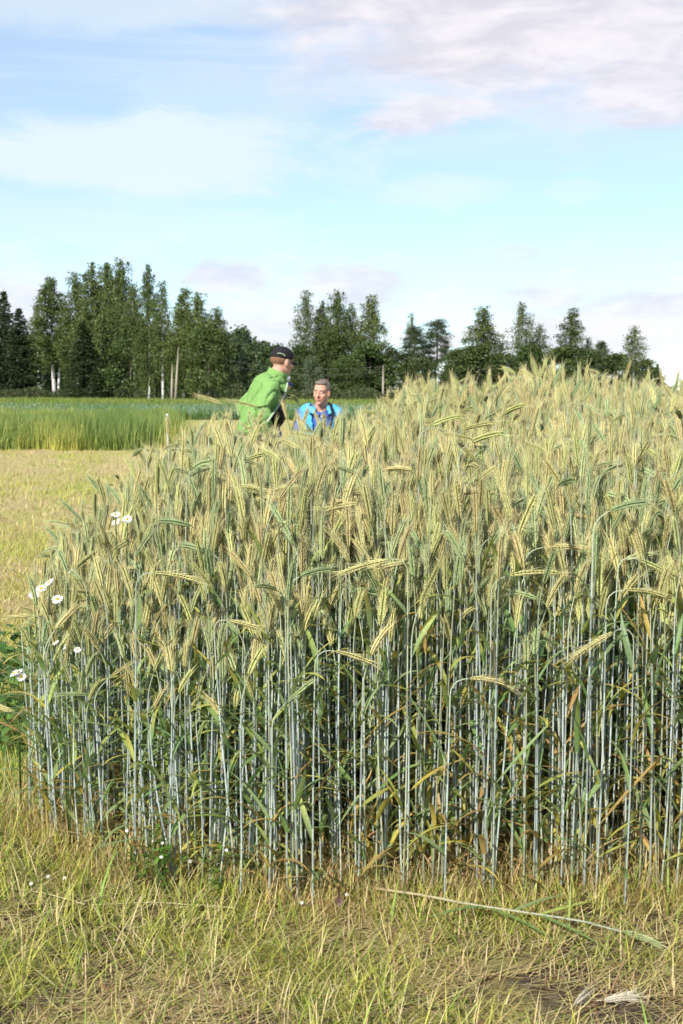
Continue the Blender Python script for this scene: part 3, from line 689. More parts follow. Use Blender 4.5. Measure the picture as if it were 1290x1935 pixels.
tree_mesh = {k: [(tm.mesh('trunk', M_BARK, True), mesh_np('crown', *cr, M_TREE)) for tm, cr in v] for k, v in kinds.items()}
NAMES = {'birch': 'birch_tree', 'spruce': 'spruce_tree', 'pine': 'pine_tree', 'bush': 'broadleaf_tree', 'willow': 'willow_tree'}
def plant_tree(kind, var, px, py, D, wpx, label, rz=None, group=None, tilt=0.0):
    tm, cm = tree_mesh[kind][var]
    H = EYE + (HORIZON - py) / F_PX * D; X = (px - W_PX / 2) / F_PX * D
    t = empty(NAMES[kind], (X, D, 0), rng.uniform(0, 6.28) if rz is None else rz); t.rotation_euler.y = tilt
    py_ = py - (14 if kind == 'bush' else 4); H = EYE + (HORIZON - py_) / F_PX * D; sx = wpx * (1.22 if kind in ('birch', 'bush') else 1.1) / 2 / F_PX * D / RAD[kind]; t.scale = (sx, sx, H / BASEH[kind])
    link('trunk', tm, t); link('crown', cm, t)
    return tag(t, label, kind if kind in ('birch', 'spruce', 'pine', 'willow') else 'tree', group)
GL, GC, GR = 'trees of the tall grove at the left', 'trees of the clump behind the two men', 'trees of the line behind the rye'
for a in (
    ('spruce', 0, 14, 551, 262, 105, 'dark pointed spruce at the left end of the grove', None, GL),
    ('spruce', 1, 42, 584, 255, 100, 'dark lower spruce between the end spruce and the first birch', None, GL),
    ('spruce', 0, -30, 600, 258, 110, 'dark spruce cut off by the left edge of the picture', None, GL),
    ('birch', 6, 104, 527, 256, 84, 'birch with a twin white trunk standing free beside the spruces', 0.2, GL),
    ('birch', 3, 76, 577, 280, 40, 'thin birch with a wispy top leaning out before the twin-trunked birch', None, GL),
    ('birch', 0, 150, 518, 250, 66, 'tall birch with ragged top at the left shoulder of the grove', None, GL),
    ('birch', 4, 180, 499, 240, 72, 'tall full birch, first of the grove\'s three highest tops', None, GL),
    ('birch', 2, 206, 500, 246, 74, 'tall full birch, middle of the grove\'s three highest tops', None, GL),
    ('birch', 1, 236, 494, 232, 74, 'highest birch of the grove with a long pale trunk showing', None, GL),
    ('birch', 5, 256, 540, 226, 50, 'slim birch under the highest top of the grove', None, GL),
    ('birch', 4, 283, 503, 212, 50, 'narrow dark birch spire with a white foot right of the highest top', None, GL),
    ('birch', 3, 309, 533, 208, 58, 'open-crowned birch with a slim white foot beside the dark spire', None, GL),
    ('birch', 2, 349, 547, 206, 64, 'birch with twin tops rising behind the two bare poles', None, GL),
    ('birch', 0, 378, 555, 204, 66, 'bushy birch right of the bare poles', None, GL),
    ('birch', 1, 408, 584, 200, 52, 'lowest birch at the right end of the tall grove', None, GL),
    ('bush', 0, 395, 625, 198, 84, 'round leafy tree at the right foot of the tall grove', None, GL),
    ('bush', 1, 350, 650, 207, 74, 'leafy tree filling the gap behind the two bare poles', None, GL),
    ('spruce', 1, 160, 610, 236, 92, 'dark young spruce under the left shoulder of the grove', None, GL),
    ('spruce', 0, 205, 640, 232, 84, 'dark young spruce in the shade under the three highest birches', None, GL),
    ('spruce', 1, 118, 650, 262, 84, 'low dark spruce at the foot of the twin-trunked birch', None, GL),
    ('bush', 2, 248, 625, 224, 80, 'dark leafy tree at the foot of the highest birch', None, GL),
    ('bush', 0, 296, 640, 216, 80, 'dark leafy tree behind the white-footed birches', None, GL),
    ('spruce', 0, 425, 640, 240, 60, 'small spruce behind the right end of the tall grove', None, GL),
    ('birch', 3, 577, 551, 216, 60, 'tall open birch at the left of the clump behind the men', None, GC),
    ('birch', 4, 610, 571, 220, 46, 'darker birch second from the left in the clump behind the men', None, GC),
    ('birch', 1, 640, 552, 214, 56, 'tall birch with a pale trunk in the middle of the clump', None, GC),
    ('birch', 5, 663, 575, 218, 48, 'lower birch between the pale-trunked and the pyramid-shaped birch', None, GC),
    ('birch', 0, 700, 561, 212, 66, 'broad pyramid-shaped birch at the right of the clump', None, GC),
    ('willow', 0, 590, 680, 196, 50, 'pale grey-green willow bush just above the grey-haired man', None, GC),
    ('bush', 1, 566, 668, 204, 66, 'leafy bush beside the black cap', None, GC),
    ('bush', 0, 655, 688, 202, 66, 'leafy bush right of the grey-haired man\'s head', None, GC),
    ('bush', 2, 700, 665, 208, 84, 'broad leafy tree under the pyramid-shaped birch', None, GC),
    ('bush', 0, 620, 640, 214, 74, 'dark leafy tree filling the middle of the clump', None, GC),
    ('birch', 3, 776, 594, 226, 30, 'bare thin tree with only a tuft of leaves on top', None, GR),
    ('pine', 1, 783, 625, 214, 78, 'dense bluish pine under the tufted thin tree', None, GR),
    ('pine', 0, 818, 611, 218, 74, 'taller feathery pine right of the tufted thin tree', None, GR),
    ('birch', 0, 909, 583, 212, 78, 'broad birch standing alone right of the pines', None, GR),
    ('birch', 3, 984, 573, 208, 56, 'airy pale birch with a see-through crown', None, GR),
    ('birch', 5, 1016, 615, 210, 50, 'lower birch leaning against the see-through birch', None, GR),
    ('birch', 4, 1080, 585, 210, 60, 'birch with a notched crown behind the tallest rye ears', None, GR),
    ('birch', 3, 1106, 640, 214, 44, 'small birch on the right flank of the notched birch', None, GR),
    ('pine', 0, 1133, 651, 232, 48, 'dark pine peeping between the notched birch and the last birch', None, GR),
    ('birch', 5, 1193, 618, 206, 56, 'last birch at the right, with a rounded feathery top', None, GR),
    ('spruce', 0, 1222, 681, 226, 34, 'small dark spruce just right of the last birch', None, GR),
    ('spruce', 1, 1238, 690, 230, 34, 'smallest dark spruce at the right end of the tree line', None, GR),
    ('bush', 0, 742, 672, 216, 60, 'leafy tree between the clump and the pines', None, GR),
    ('bush', 1, 862, 676, 212, 74, 'leafy tree between the pines and the lone broad birch', None, GR),
    ('bush', 2, 905, 668, 208, 84, 'leafy tree under the lone broad birch', None, GR),
    ('bush', 0, 948, 680, 206, 70, 'leafy tree between the lone birch and the see-through birch', None, GR),
    ('bush', 1, 1000, 668, 204, 88, 'leafy tree under the see-through birch', None, GR),
    ('bush', 2, 1060, 672, 206, 84, 'leafy tree behind the tallest rye ears', None, GR),
    ('bush', 0, 1110, 675, 208, 80, 'leafy tree under the dark pine on the right', None, GR),
    ('bush', 1, 1160, 684, 210, 78, 'leafy tree left of the last birch', None, GR),
    ('bush', 2, 1205, 696, 212, 70, 'low leafy tree under the last birch', None, GR),
    ('bush', 0, 790, 690, 204, 84, 'low leafy tree at the foot of the pines', None, GR)):
    plant_tree(*a)
def far_wood():
    q = np.random.default_rng(9); V, F, C, n = [], [], [], 0
    src = [kinds['pine'][1][1], kinds['spruce'][0][1], kinds['bush'][2][1], kinds['bush'][1][1]]
    def skyline(px): return np.interp(px, [-400, -60, 60, 420, 435, 480, 530, 548, 620, 730, 800, 1000, 1240, 1270, 1400, 1800], [640, 640, 640, 618, 622, 626, 650, 668, 672, 676, 690, 696, 712, 716, 716, 700])
    for i in range(120):
        px = -380 + 2150 * (i + q.random()) / 120 if i < 84 else q.uniform(415, 560); D = q.uniform(330, 430) if i < 84 else q.uniform(300, 345); k = q.choice(4, p=[.3, .2, .3, .2])
        H = EYE + (HORIZON - skyline(px) - q.uniform(-4, 16) - (0 if i < 84 else q.uniform(0, 45))) / F_PX * D; H = max(H, 3.5)
        v, f, c = src[k]; h0 = 20 if k < 2 else 10
        keep = q.random(len(v) // 4) < .36; m = np.where(keep)[0]; vi = (m[:, None] * 4 + np.arange(4)).ravel()
        vv = v[vi].copy(); s = H / h0; r = s * (1.25 if k < 2 else .95)
        # leaves grow relative to the thinned count
        cen = vv.reshape(-1, 4, 3).mean(1, keepdims=True); vv = ((vv.reshape(-1, 4, 3) - cen) * 1.7 + cen).reshape(-1, 3)
        a = q.uniform(0, 6.28); x_, y_ = vv[:, 0] * math.cos(a) - vv[:, 1] * math.sin(a), vv[:, 0] * math.sin(a) + vv[:, 1] * math.cos(a)
        vv = np.stack([x_ * r + (px - W_PX / 2) / F_PX * D, y_ * r + D, vv[:, 2] * s], 1)
        j = np.arange(len(m))[:, None] * 4; V.append(vv); F.append(np.concatenate([j + [[0, 1, 2]], j + [[0, 2, 3]]]) + n); n += len(vv)
        C.append(c[vi] * q.uniform(.85, 1.2) + A(.008, .012, .016))  # faint bluish distance haze put into the leaf colours
    return [(np.concatenate(V), np.concatenate(F), np.concatenate(C))]
stuff('far_wood', far_wood(), 'distant dark wood closing the field behind the birches', 'wood', M_TREE)
def undergrowth():
    q = np.random.default_rng(19); n = 52000
    px = q.uniform(-60, 1330, n); D = np.interp(px, [-60, 140, 260, 430, 1330], [250, 248, 224, 196, 196]) + q.uniform(-4, 8, n)
    X = (px - W_PX / 2) / F_PX * D; z = q.random(n) ** 1.5 * (.9 + 2.2 * vnoise(px * .04, 0 * px, 61))
    return [leaf_quads(np.stack([X, D, z], 1), .0, .34, .2, tree_cols([A(.04, .07, .022), A(.06, .09, .028), A(.08, .10, .035), A(.13, .13, .06)], n, q), q)]
stuff('undergrowth', undergrowth(), 'tangled low scrub along the foot of the trees', 'undergrowth', M_TREE)

# ------------------------------------------------------------------ poles, wires, stakes
M_POLE = solid_mat('weathered_wood', (.42, .36, .30), .85, .25, 3)
M_WIRE = solid_mat('wire', (.25, .25, .26), .5)
M_INS = solid_mat('insulator', (.5, .48, .45), .3)
M_WHITE = solid_mat('white_plastic', (.82, .82, .82), .4, .05)
def pole(px, py, bpx, D, label, arm):
    X0 = (bpx - W_PX / 2) / F_PX * D; top = at(px, py, D); t = empty('utility_pole', (X0, D, 0))
    p = A(top.x - X0, 0, top.z); mb = MB(); mb.tube([(0, 0, -.3), p * .5, p], [.19, .16, .13], A(1, 1, 1), 10); link('post', mb.mesh('post', M_POLE, True), t)
    if arm:
        mb = MB(); mb.tube([p + A(-.7, 0, -.35), p + A(.7, 0, -.35)], [.06, .06], A(1, 1, 1), 4); link('crossarm', mb.mesh('crossarm', M_POLE), t)
        for s in (-.6, .6):
            mb = MB(); mb.tube([p + A(s, 0, -.30), p + A(s, 0, -.22), p + A(s, 0, -.12), p + A(s, 0, -.08)], [.03, .07, .06, .02], A(1, 1, 1), 8); link('insulator', mb.mesh('insulator', M_INS, True), t)
    return tag(t, label, 'utility pole', 'bare poles at the edge of the grove'), top
_, a0 = pole(337, 657, 332, 196, 'taller bare wooden pole leaning slightly before the grove', False)
pole(325.5, 688, 325, 196, 'shorter bare wooden pole left of the taller one', False)
_, a1 = pole(724, 690, 723, 196, 'bare wooden pole right of the pyramid-shaped birch', False)
for dz, lab in ((-.15, 'upper thin wire sagging between the far poles'), (-1.0, 'lower thin wire sagging between the far poles')):
    s = np.linspace(0, 1, 14); p = np.stack([a0.x + (a1.x - a0.x) * s, 196 + 0 * s, a0.z + dz + (a1.z - a0.z) * s - 4 * 1.5 * s * (1 - s)], 1)
    mb = MB(); mb.tube(p, .010, A(1, 1, 1), 4); tag(link('power_wire', mb.mesh('power_wire', M_WIRE)), lab, 'wire', 'wires between the poles')
def stake(px, py, D, label, r=.028, mat=None, capmat=None):
    p = at(px, py, D); t = empty('marker_stake', (p.x, D, 0)); mb = MB(); mb.tube([(0, 0, -.1), (.004, 0, p.z * .5), (0, 0, p.z - .05)], [r, r, r], A(1, 1, 1), 8); link('shaft', mb.mesh('shaft', mat or M_WHITE, True), t)
    mb = MB(); mb.tube([(0, 0, p.z - .05), (0, 0, p.z - .01), (0, 0, p.z)], [r * 1.12, r * 1.12, r * .7], A(1, 1, 1), 8); link('cap', mb.mesh('cap', capmat or mat or M_WHITE, True), t)
    return tag(t, label, 'stake')
stake(315.5, 782, 33, 'short white marker stake at the corner of the green crop', .026)
stake(1142, 752, 12.5, 'thin pale blue stake half hidden behind the rye on the right', .012, solid_mat('pale_blue', (.42, .55, .68), .5), M_WHITE)
stake(975, 760, 13.0, 'stake with a pinkish red top just showing through the rye ears', .028, M_WHITE, solid_mat('pink_red', (.7, .12, .14), .5))
# ------------------------------------------------------------------ people
class Vol:
    """a pile of ellipsoids that fuse() melts into one skin"""
    def __init__(s): s.v, s.f, s.n = [], [], 0
    def free(s): pass
def ball_template(seg, rings):
    v = [(0, 0, 1)] + [(math.sin(math.pi * i / rings) * math.cos(2 * math.pi * j / seg), math.sin(math.pi * i / rings) * math.sin(2 * math.pi * j / seg), math.cos(math.pi * i / rings)) for i in range(1, rings) for j in range(seg)] + [(0, 0, -1)]
    f = [(0, 1 + j, 1 + (j + 1) % seg) for j in range(seg)]
    for i in range(rings - 2):
        for j in range(seg):
            p, q_ = 1 + i * seg + j, 1 + i * seg + (j + 1) % seg; f += [(p, p + seg, q_), (q_, p + seg, q_ + seg)]
    e = len(v) - 1; f += [(e, e - seg + (j + 1) % seg, e - seg + j) for j in range(seg)]
    return np.array(v), np.array(f)
BALL_V, BALL_F = ball_template(14, 10)
def uv_ball(bm, c, r, rot=None, *_):
    m = np.array(rot) if rot is not None else np.eye(3)
    bm.v.append((BALL_V * np.array((r,) * 3 if isinstance(r, (int, float)) else r)) @ m.T + np.array(c)); bm.f.append(BALL_F + bm.n); bm.n += len(BALL_V)
def limb(bm, pts, rad, flat=None):
    for (p, r), (p2, r2) in zip(zip(pts, rad), list(zip(pts, rad))[1:]):
        p, p2 = Vector(p), Vector(p2); n = max(2, int((p2 - p).length / (min(r, r2) * .3)))
        for i in range(n + 1):
            t = i / n; uv_ball(bm, p.lerp(p2, t), r + (r2 - r) * t)
def loft(bm, keys, n=7):
    """a smooth trunk through ellipsoids (centre, radii, turn about y)"""
    for (c0, r0, a0), (c1, r1, a1) in zip(keys, keys[1:]):
        for i in range(n + 1):
            t = i / n; uv_ball(bm, Vector(c0).lerp(Vector(c1), t), tuple(np.array(r0) * (1 - t) + np.array(r1) * t), Matrix.Rotation(a0 * (1 - t) + a1 * t, 3, 'Y'))
bench = bpy.data.scenes.new('bench')
def fuse(name, bm, voxel, mat, parent, smooth=4, solid=0, cut=None, fold=0.0, seed=0):
    """melt the collected volumes into one continuous skin"""
    me = mesh_np(name, np.concatenate(bm.v), np.concatenate(bm.f))
    o = bpy.data.objects.new(name, me); bench.collection.objects.link(o)
    r = o.modifiers.new('r', 'REMESH'); r.mode = 'VOXEL'; r.voxel_size = voxel
    s = o.modifiers.new('s', 'SMOOTH'); s.factor = .5; s.iterations = smooth
    vl = bench.view_layers[0]; vl.update(); dg = vl.depsgraph
    me2 = bpy.data.meshes.new_from_object(o.evaluated_get(dg)); bpy.data.objects.remove(o)
    if fold:                       # creases pressed into the cloth
        m = len(me2.vertices); co = np.zeros(m * 3, np.float32); me2.vertices.foreach_get('co', co); co = co.reshape(-1, 3).astype(float)
        no = np.zeros(m * 3, np.float32); me2.vertices.foreach_get('normal', no); no = no.reshape(-1, 3)
        u = co[:, 0] * .75 + co[:, 2] * .65; w = -co[:, 0] * .65 + co[:, 2] * .75 + .5 * co[:, 1]
        wob = vnoise(u * 5, co[:, 1] * 5 + w * 3, seed) * 1.5
        d = (1 - np.abs(2 * vnoise(w * 15 + wob * 1.6, u * 4.5 + co[:, 1] * 3, seed + 1) - 1)) ** 3 + .5 * vnoise(w * 26 + wob, u * 9, seed + 2)
        co += no * ((.45 - d) * fold)[:, None]; me2.vertices.foreach_set('co', co.astype(np.float32).ravel())
    if cut:
        b = bmesh.new(); b.from_mesh(me2)
        bmesh.ops.delete(b, geom=[v for v in b.verts if cut(v.co)], context='VERTS'); b.to_mesh(me2); b.free()
    me2.polygons.foreach_set('use_smooth', np.ones(len(me2.polygons), bool))
    if parent: me2.transform(Matrix.Translation(-parent.location))
    me2.materials.clear(); me2.materials.append(mat)
    o = link(name, me2, parent)
    if solid:
        so = o.modifiers.new('t', 'SOLIDIFY'); so.thickness = solid; so.offset = 1
    return o
def fabric(name, c, fold=.35, scale=9, rough=.8):
    m = new_mat(name); t = m.node_tree; n = t.nodes.new; l = t.links.new
    tcn = n('ShaderNodeTexCoord'); mp = n('ShaderNodeMapping'); mp.inputs['Rotation'].default_value = (0, R(35), 0); mp.inputs['Scale'].default_value = (1.0, 1.0, .45); l(tcn.outputs['Object'], mp.inputs[0])
    tx = n('ShaderNodeTexNoise'); tx.inputs['Scale'].default_value = scale; tx.inputs['Detail'].default_value = 3; tx.inputs['Distortion'].default_value = .5; l(mp.outputs[0], tx.inputs['Vector'])
    t2 = n('ShaderNodeTexNoise'); t2.inputs['Scale'].default_value = 60; l(tcn.outputs['Object'], t2.inputs['Vector'])
    mx = n('ShaderNodeMix'); mx.data_type = 'RGBA'; mx.inputs[6].default_value = (*[k * .9 for k in c], 1); mx.inputs[7].default_value = (*[min(1, k * 1.1) for k in c], 1); l(t2.outputs['Fac'], mx.inputs[0])
    p = n('ShaderNodeBsdfPrincipled'); p.inputs['Roughness'].default_value = rough; p.inputs['Specular IOR Level'].default_value = .25; l(mx.outputs[2], p.inputs['Base Color'])
    b = n('ShaderNodeBump'); b.inputs['Strength'].default_value = fold; b.inputs['Distance'].default_value = .06; l(tx.outputs['Fac'], b.inputs['Height']); l(b.outputs[0], p.inputs['Normal'])
    o = n('ShaderNodeOutputMaterial'); l(p.outputs[0], o.inputs[0]); return m
def skin(name, c):
    m = solid_mat(name, c, .55, .12, 25, .1, 120); p = [n for n in m.node_tree.nodes if n.type == 'BSDF_PRINCIPLED'][0]
    p.inputs['Subsurface Weight'].default_value = .15; p.inputs['Subsurface Radius'].default_value = (.012, .004, .002); return m
class Head:
    """head frame: x forward, y to the person's left, z up"""
    def __init__(s, c, face, tilt=0.0, k=1.0):
        f = Vector(face).normalized(); lft = Vector((0, 0, 1)).cross(f).normalized(); up = f.cross(lft)
        s.c = Vector(c); s.m = Matrix((f, lft, up)).transposed() @ Matrix.Rotation(tilt, 3, 'X'); s.k = k
    def p(s, x_, y_, z_): return s.c + s.m @ Vector((x_, y_, z_)) * s.k
    def ball(s, bm, c, r): uv_ball(bm, s.p(*c), tuple(q_ * s.k for q_ in ((r,) * 3 if isinstance(r, (int, float)) else r)), s.m)
    def flesh(s, bm):
        b = s.ball
        b(bm, (-.012, 0, .030), (.096, .076, .096)); b(bm, (.020, 0, -.035), (.072, .066, .075)); b(bm, (.034, 0, -.078), (.050, .046, .038)); b(bm, (.070, 0, -.098), (.020, .024, .018))
        b(bm, (.052, 0, .034), (.042, .062, .040)); b(bm, (.080, 0, .030), (.014, .052, .010))
        for y_ in (-1, 1):
            b(bm, (.058, .040 * y_, -.026), (.026, .022, .024)); b(bm, (-.008, .078 * y_, -.008), (.020, .010, .032)); b(bm, (-.006, .076 * y_, -.034), (.011, .008, .012))
        for t in range(7):
            u = t / 6; b(bm, (.086 + .030 * u, 0, .018 - .042 * u), .008 + .006 * u)
        for y_ in (-1, 1): b(bm, (.100, .011 * y_, -.026), .009)
        b(bm, (.087, 0, -.056), (.011, .024, .006)); b(bm, (.084, 0, -.070), (.012, .022, .007))
def small_ball(name, head, c, r, mat, parent):
    bm = Vol(); head.ball(bm, c, r); me = mesh_np(name, bm.v[0], bm.f[0], None, None, True); me.transform(Matrix.Translation(-parent.location)); me.materials.append(mat); return link(name, me, parent)
def hand(bm, wrist, dirv, palm_n, side, curl=.5):
    """palm, four fingers of different length and a thumb from the side of the palm"""
    d = Vector(dirv).normalized(); n = Vector(palm_n).normalized(); s = d.cross(n).normalized() * side; w = Vector(wrist)
    limb(bm, [w, w + d * .03, w + d * .085], [.026, .030, .030]); 
    for k_, (o_, ln) in enumerate(((-.030, .066), (-.010, .078), (.010, .073), (.028, .058))):
        b = w + d * .09 + s * o_; e = b + (d + n * curl * .5).normalized() * ln * .55; t = e + (d + n * curl * 1.6).normalized() * ln * .45
        limb(bm, [b, e, t], [.0095, .009, .0075])
    b = w + d * .03 - s * .026; e = b + (d * .6 - s * .7 + n * .3).normalized() * .04; limb(bm, [b, e, e + (d + n * .4).normalized() * .03], [.012, .011, .009])
M_SKIN = skin('skin_fair', (.58, .33, .24)); M_SKIN2 = skin('skin_tanned', (.62, .31, .22))
M_GREENJ = fabric('green_softshell', (.20, .36, .105), 1.0, 7); M_BLACK = fabric('black_cloth', (.018, .016, .018), .3)
M_JEANS = fabric('denim', (.13, .17, .30), .3); M_SKYBLUE = fabric('sky_blue_vest', (.09, .42, .72), .35, 8, .6); M_POLO = fabric('royal_blue_polo', (.045, .11, .40), .35, 9)
M_NAVY = fabric('navy_cloth', (.02, .03, .09), .3); M_HAIR1 = solid_mat('hair_reddish', (.24, .12, .07), .7, .3, 120, .6, 260); M_HAIR2 = solid_mat('hair_grey', (.20, .155, .13), .7, .35, 120, .6, 260)
M_ZIP = solid_mat('zip_tape', (.40, .52, .34), .5); M_EYEW = solid_mat('eye_white', (.6, .58, .55), .3); M_EYED = solid_mat('eye_dark', (.04, .03, .03), .3); M_LIP = solid_mat('lips', (.36, .13, .11), .5); M_BTN = solid_mat('button', (.8, .8, .8), .3); M_SHOE = solid_mat('shoe', (.05, .045, .04), .6)
M_CREAM = fabric('white_cap_cloth', (.75, .75, .75), .1)
def cap(t, hd, mat, trim=None, rim=True):
    bm = Vol(); hd.ball(bm, (-.008, 0, .052), (.104, .086, .078)); hd.ball(bm, (-.012, 0, .040), (.107, .088, .055)); hd.ball(bm, (.062, 0, .062), (.034, .055, .034))
    o = fuse('cap', bm, .006, mat, t, 3, 0, lambda v: (hd.m.transposed() @ (v - hd.c)).z / hd.k < .012 + .012 * sstep((hd.m.transposed() @ (v - hd.c)).x, -.08, .05) and True)
    so = o.modifiers.new('t', 'SOLIDIFY'); so.thickness = .004
    V, F_ = [], []; nx_, ny_ = 7, 9
    for i in range(nx_):
        for j in range(ny_):
            a = (j / (ny_ - 1) - .5) * 2; w = .072 * (1 - .22 * (i / (nx_ - 1)) ** 3); ln = .075 * math.sqrt(max(0, 1 - .62 * a * a))
            V.append(hd.p(.078 - .030 * a * a + ln * i / (nx_ - 1), a * w, .028 - .020 * a * a - .022 * (i / (nx_ - 1)) ** 1.4) - t.location)
    for i in range(nx_ - 1):
        for j in range(ny_ - 1): k_ = i * ny_ + j; F_.append((k_, k_ + 1, k_ + ny_ + 1, k_ + ny_))
    me = bpy.data.meshes.new('visor'); me.from_pydata(V, [], F_); me.materials.append(trim or mat); me.polygons.foreach_set('use_smooth', np.ones(len(F_), bool))
    v = link('visor', me, o); so = v.modifiers.new('t', 'SOLIDIFY'); so.thickness = .005
    return o
def poly_tube(name, pts, r, mat, parent, owner):
    mb = MB(); mb.tube([tuple(Vector(p) - owner.location) for p in pts], r, A(1, 1, 1), 8); return link(name, mb.mesh(name, mat, True), parent)

def man_green():
    D = 10.9; P = lambda px, py, d=0.0: at(px, py, D + d)
    g = at(497, 900, D); t = empty('person', (g.x, D, 0))
    tag(t, 'man in green jacket and black cap leaning forward with hand at pocket', 'person')
    hd = Head(P(533.5, 684, .02), (.77, .60, -.16), 0, 1.02)
    # the body under the clothes, one skin
    hipN, hipF = P(500, 832, -.10), P(500, 832, .10); kneeN, kneeF = P(506, 938, -.11), P(520, 938, .12)
    ankN, ankF = P(492, 1030, -.12), P(512, 1028, .12)
    shN, shF = P(510, 732, -.20), P(507, 728, .19); elN, elF = P(496, 772, -.31), P(460, 768, .26); wrN, wrF = P(503, 814, -.25), P(478, 806, .20)
    bm = Vol(); hd.flesh(bm)
    limb(bm, [hd.p(-.02, 0, -.06), P(519, 712)], [.056, .062]); limb(bm, [P(519, 714), P(508, 750), P(500, 790), P(500, 825)], [.09, .14, .125, .13])
    limb(bm, [P(514, 722), shN], [.07, .055]); limb(bm, [P(514, 722), shF], [.07, .055])
    for s_, e_, w_ in ((shN, elN, wrN), (shF, elF, wrF)): limb(bm, [s_, e_, w_], [.050, .040, .027])
    for h_, k_, a_ in ((hipN, kneeN, ankN), (hipF, kneeF, ankF)): limb(bm, [h_, k_, a_], [.088, .058, .040])
    hand(bm, wrN, (.25, .1, -1), (.2, 1, 0), 1); hand(bm, wrF, (.3, -.1, -1), (.2, -1, 0), -1)
    body = fuse('body', bm, .0085, M_SKIN, t, 3)
    # trousers
    bm = Vol(); uv_ball(bm, P(504, 826), (.135, .17, .12))
    for h_, k_, a_ in ((hipN, kneeN, ankN), (hipF, kneeF, ankF)): limb(bm, [h_, k_, a_], [.105, .082, .066])
    fuse('jeans', bm, .012, M_JEANS, t, 4)
    for a_ in (ankN, ankF):
        bm = Vol(); limb(bm, [Vector((a_.x - .03, a_.y, .055)), Vector((a_.x + .17, a_.y + .02, .045))], [.052, .045]); fuse('shoe', bm, .01, M_SHOE, t, 2, 0, lambda v: v.z < .004)
    bm = Vol(); uv_ball(bm, P(516, 776), (.115, .150, .165)); uv_ball(bm, P(518, 745), (.10, .14, .12)); fuse('shirt', bm, .012, M_BLACK, t, 4)
    # jacket: loose body hanging back from the hips, arms, standing collar
    bm = Vol()
    loft(bm, [(P(508, 716), (.085, .165, .060), R(30)), (P(505, 728), (.130, .205, .090), R(30)), (P(504, 748), (.168, .215, .115), R(28)), (P(496, 772), (.170, .205, .120), R(24)), (P(487, 796), (.160, .200, .110), R(18)), (P(482, 818), (.160, .195, .070), R(10))])
    limb(bm, [P(518, 722, -.06), P(532, 730, -.04)], [.085, .058])
    limb(bm, [shN, P(503, 752, -.265), elN, P(499, 792, -.295), wrN], [.085, .076, .072, .066, .054]); limb(bm, [shF, elF, wrF], [.080, .068, .052])
    loft(bm, [(P(488, 769, -.35), (.03, .05, .012), R(20)), (P(504, 765, -.34), (.03, .05, .012), R(20))]); loft(bm, [(P(489, 784, -.33), (.03, .05, .010), R(-12)), (P(506, 786, -.32), (.03, .05, .010), R(-12))]); loft(bm, [(P(492, 798, -.31), (.03, .05, .010), R(14)), (P(506, 795, -.30), (.03, .05, .010), R(14))])
    front = lambda py: float(np.interp(py, [700, 716, 730, 748, 768, 797, 825], [547, 546, 545, 540, 528, 508, 500]))
    def jcut(v):
        px = W_PX / 2 + v.x * F_PX / v.y; py = HORIZON + (EYE - v.z) * F_PX / v.y; return py > 824 + (px - 470) * .08 or (px > front(py) and v.y > D - .21)
    j = fuse('jacket', bm, .008, M_GREENJ, t, 4, 0, jcut, .022, 3)
    so = j.modifiers.new('t', 'SOLIDIFY'); so.thickness = .006
    jv = np.array([v.co for v in j.data.vertices]) + np.array(t.location)
    jp = W_PX / 2 + jv[:, 0] * F_PX / jv[:, 1]; jq = HORIZON + (EYE - jv[:, 2]) * F_PX / jv[:, 1]
    # collar: a band standing round the neck
    c0 = P(523, 708, 0); V, F_ = [], []
    ax = (P(530, 690) - P(520, 716)).normalized(); e1 = Vector((0, 1, 0)); e2 = ax.cross(e1).normalized(); n_ = 24
    for i in range(n_):
        a = i / (n_ - 1) * 5.5 - 2.75
        d = e2 * math.cos(a) * -1 + e1 * math.sin(a)
        for k_, (h_, rr) in enumerate(((-.045, .106), (.005, .084), (.036, .086))): V.append(c0 + ax * h_ + d * rr - t.location)
    for i in range(n_ - 1):
        for k_ in range(2): a = i * 3 + k_; F_.append((a, a + 1, a + 4, a + 3))
    me = bpy.data.meshes.new('collar'); me.from_pydata(V, [], F_); me.materials.append(M_GREENJ); me.polygons.foreach_set('use_smooth', np.ones(len(F_), bool)); cl = link('collar', me, j)
    so = cl.modifiers.new('t', 'SOLIDIFY'); so.thickness = .010
    zp = []
    for py in range(724, 799, 6):
        m_ = (np.abs(jq - py) < 4) & (np.abs(jp - front(py) + 3) < 4) & (jv[:, 1] < D + .05)
        if m_.any(): k_ = jv[m_][np.argmin(jv[m_][:, 1])]; zp.append(Vector((at(front(py) - 3, py, k_[1] - .006))))
    poly_tube('zip', zp, .010, M_ZIP, j, t)
    bm = Vol(); hd.ball(bm, (-.030, 0, .010), (.086, .079, .060)); fuse('hair', bm, .006, M_HAIR1, t, 2, 0, lambda v: (hd.m.transposed() @ (v - hd.c)).x > .0 or (hd.m.transposed() @ (v - hd.c)).z < -.026)
    for y_ in (-.031, .031): small_ball('eye', hd, (.082, y_, .012), .011, M_EYEW, t)
    small_ball('mouth', hd, (.088, 0, -.063), (.009, .020, .005), M_LIP, t)
    cp = cap(t, hd, M_BLACK)
    poly_tube('piping', [hd.p(-.10, -.055, .052), hd.p(-.085, -.073, .058), hd.p(-.06, -.086, .052), hd.p(-.045, -.090, .042)], .003, M_ZIP, cp, t)
man_green()

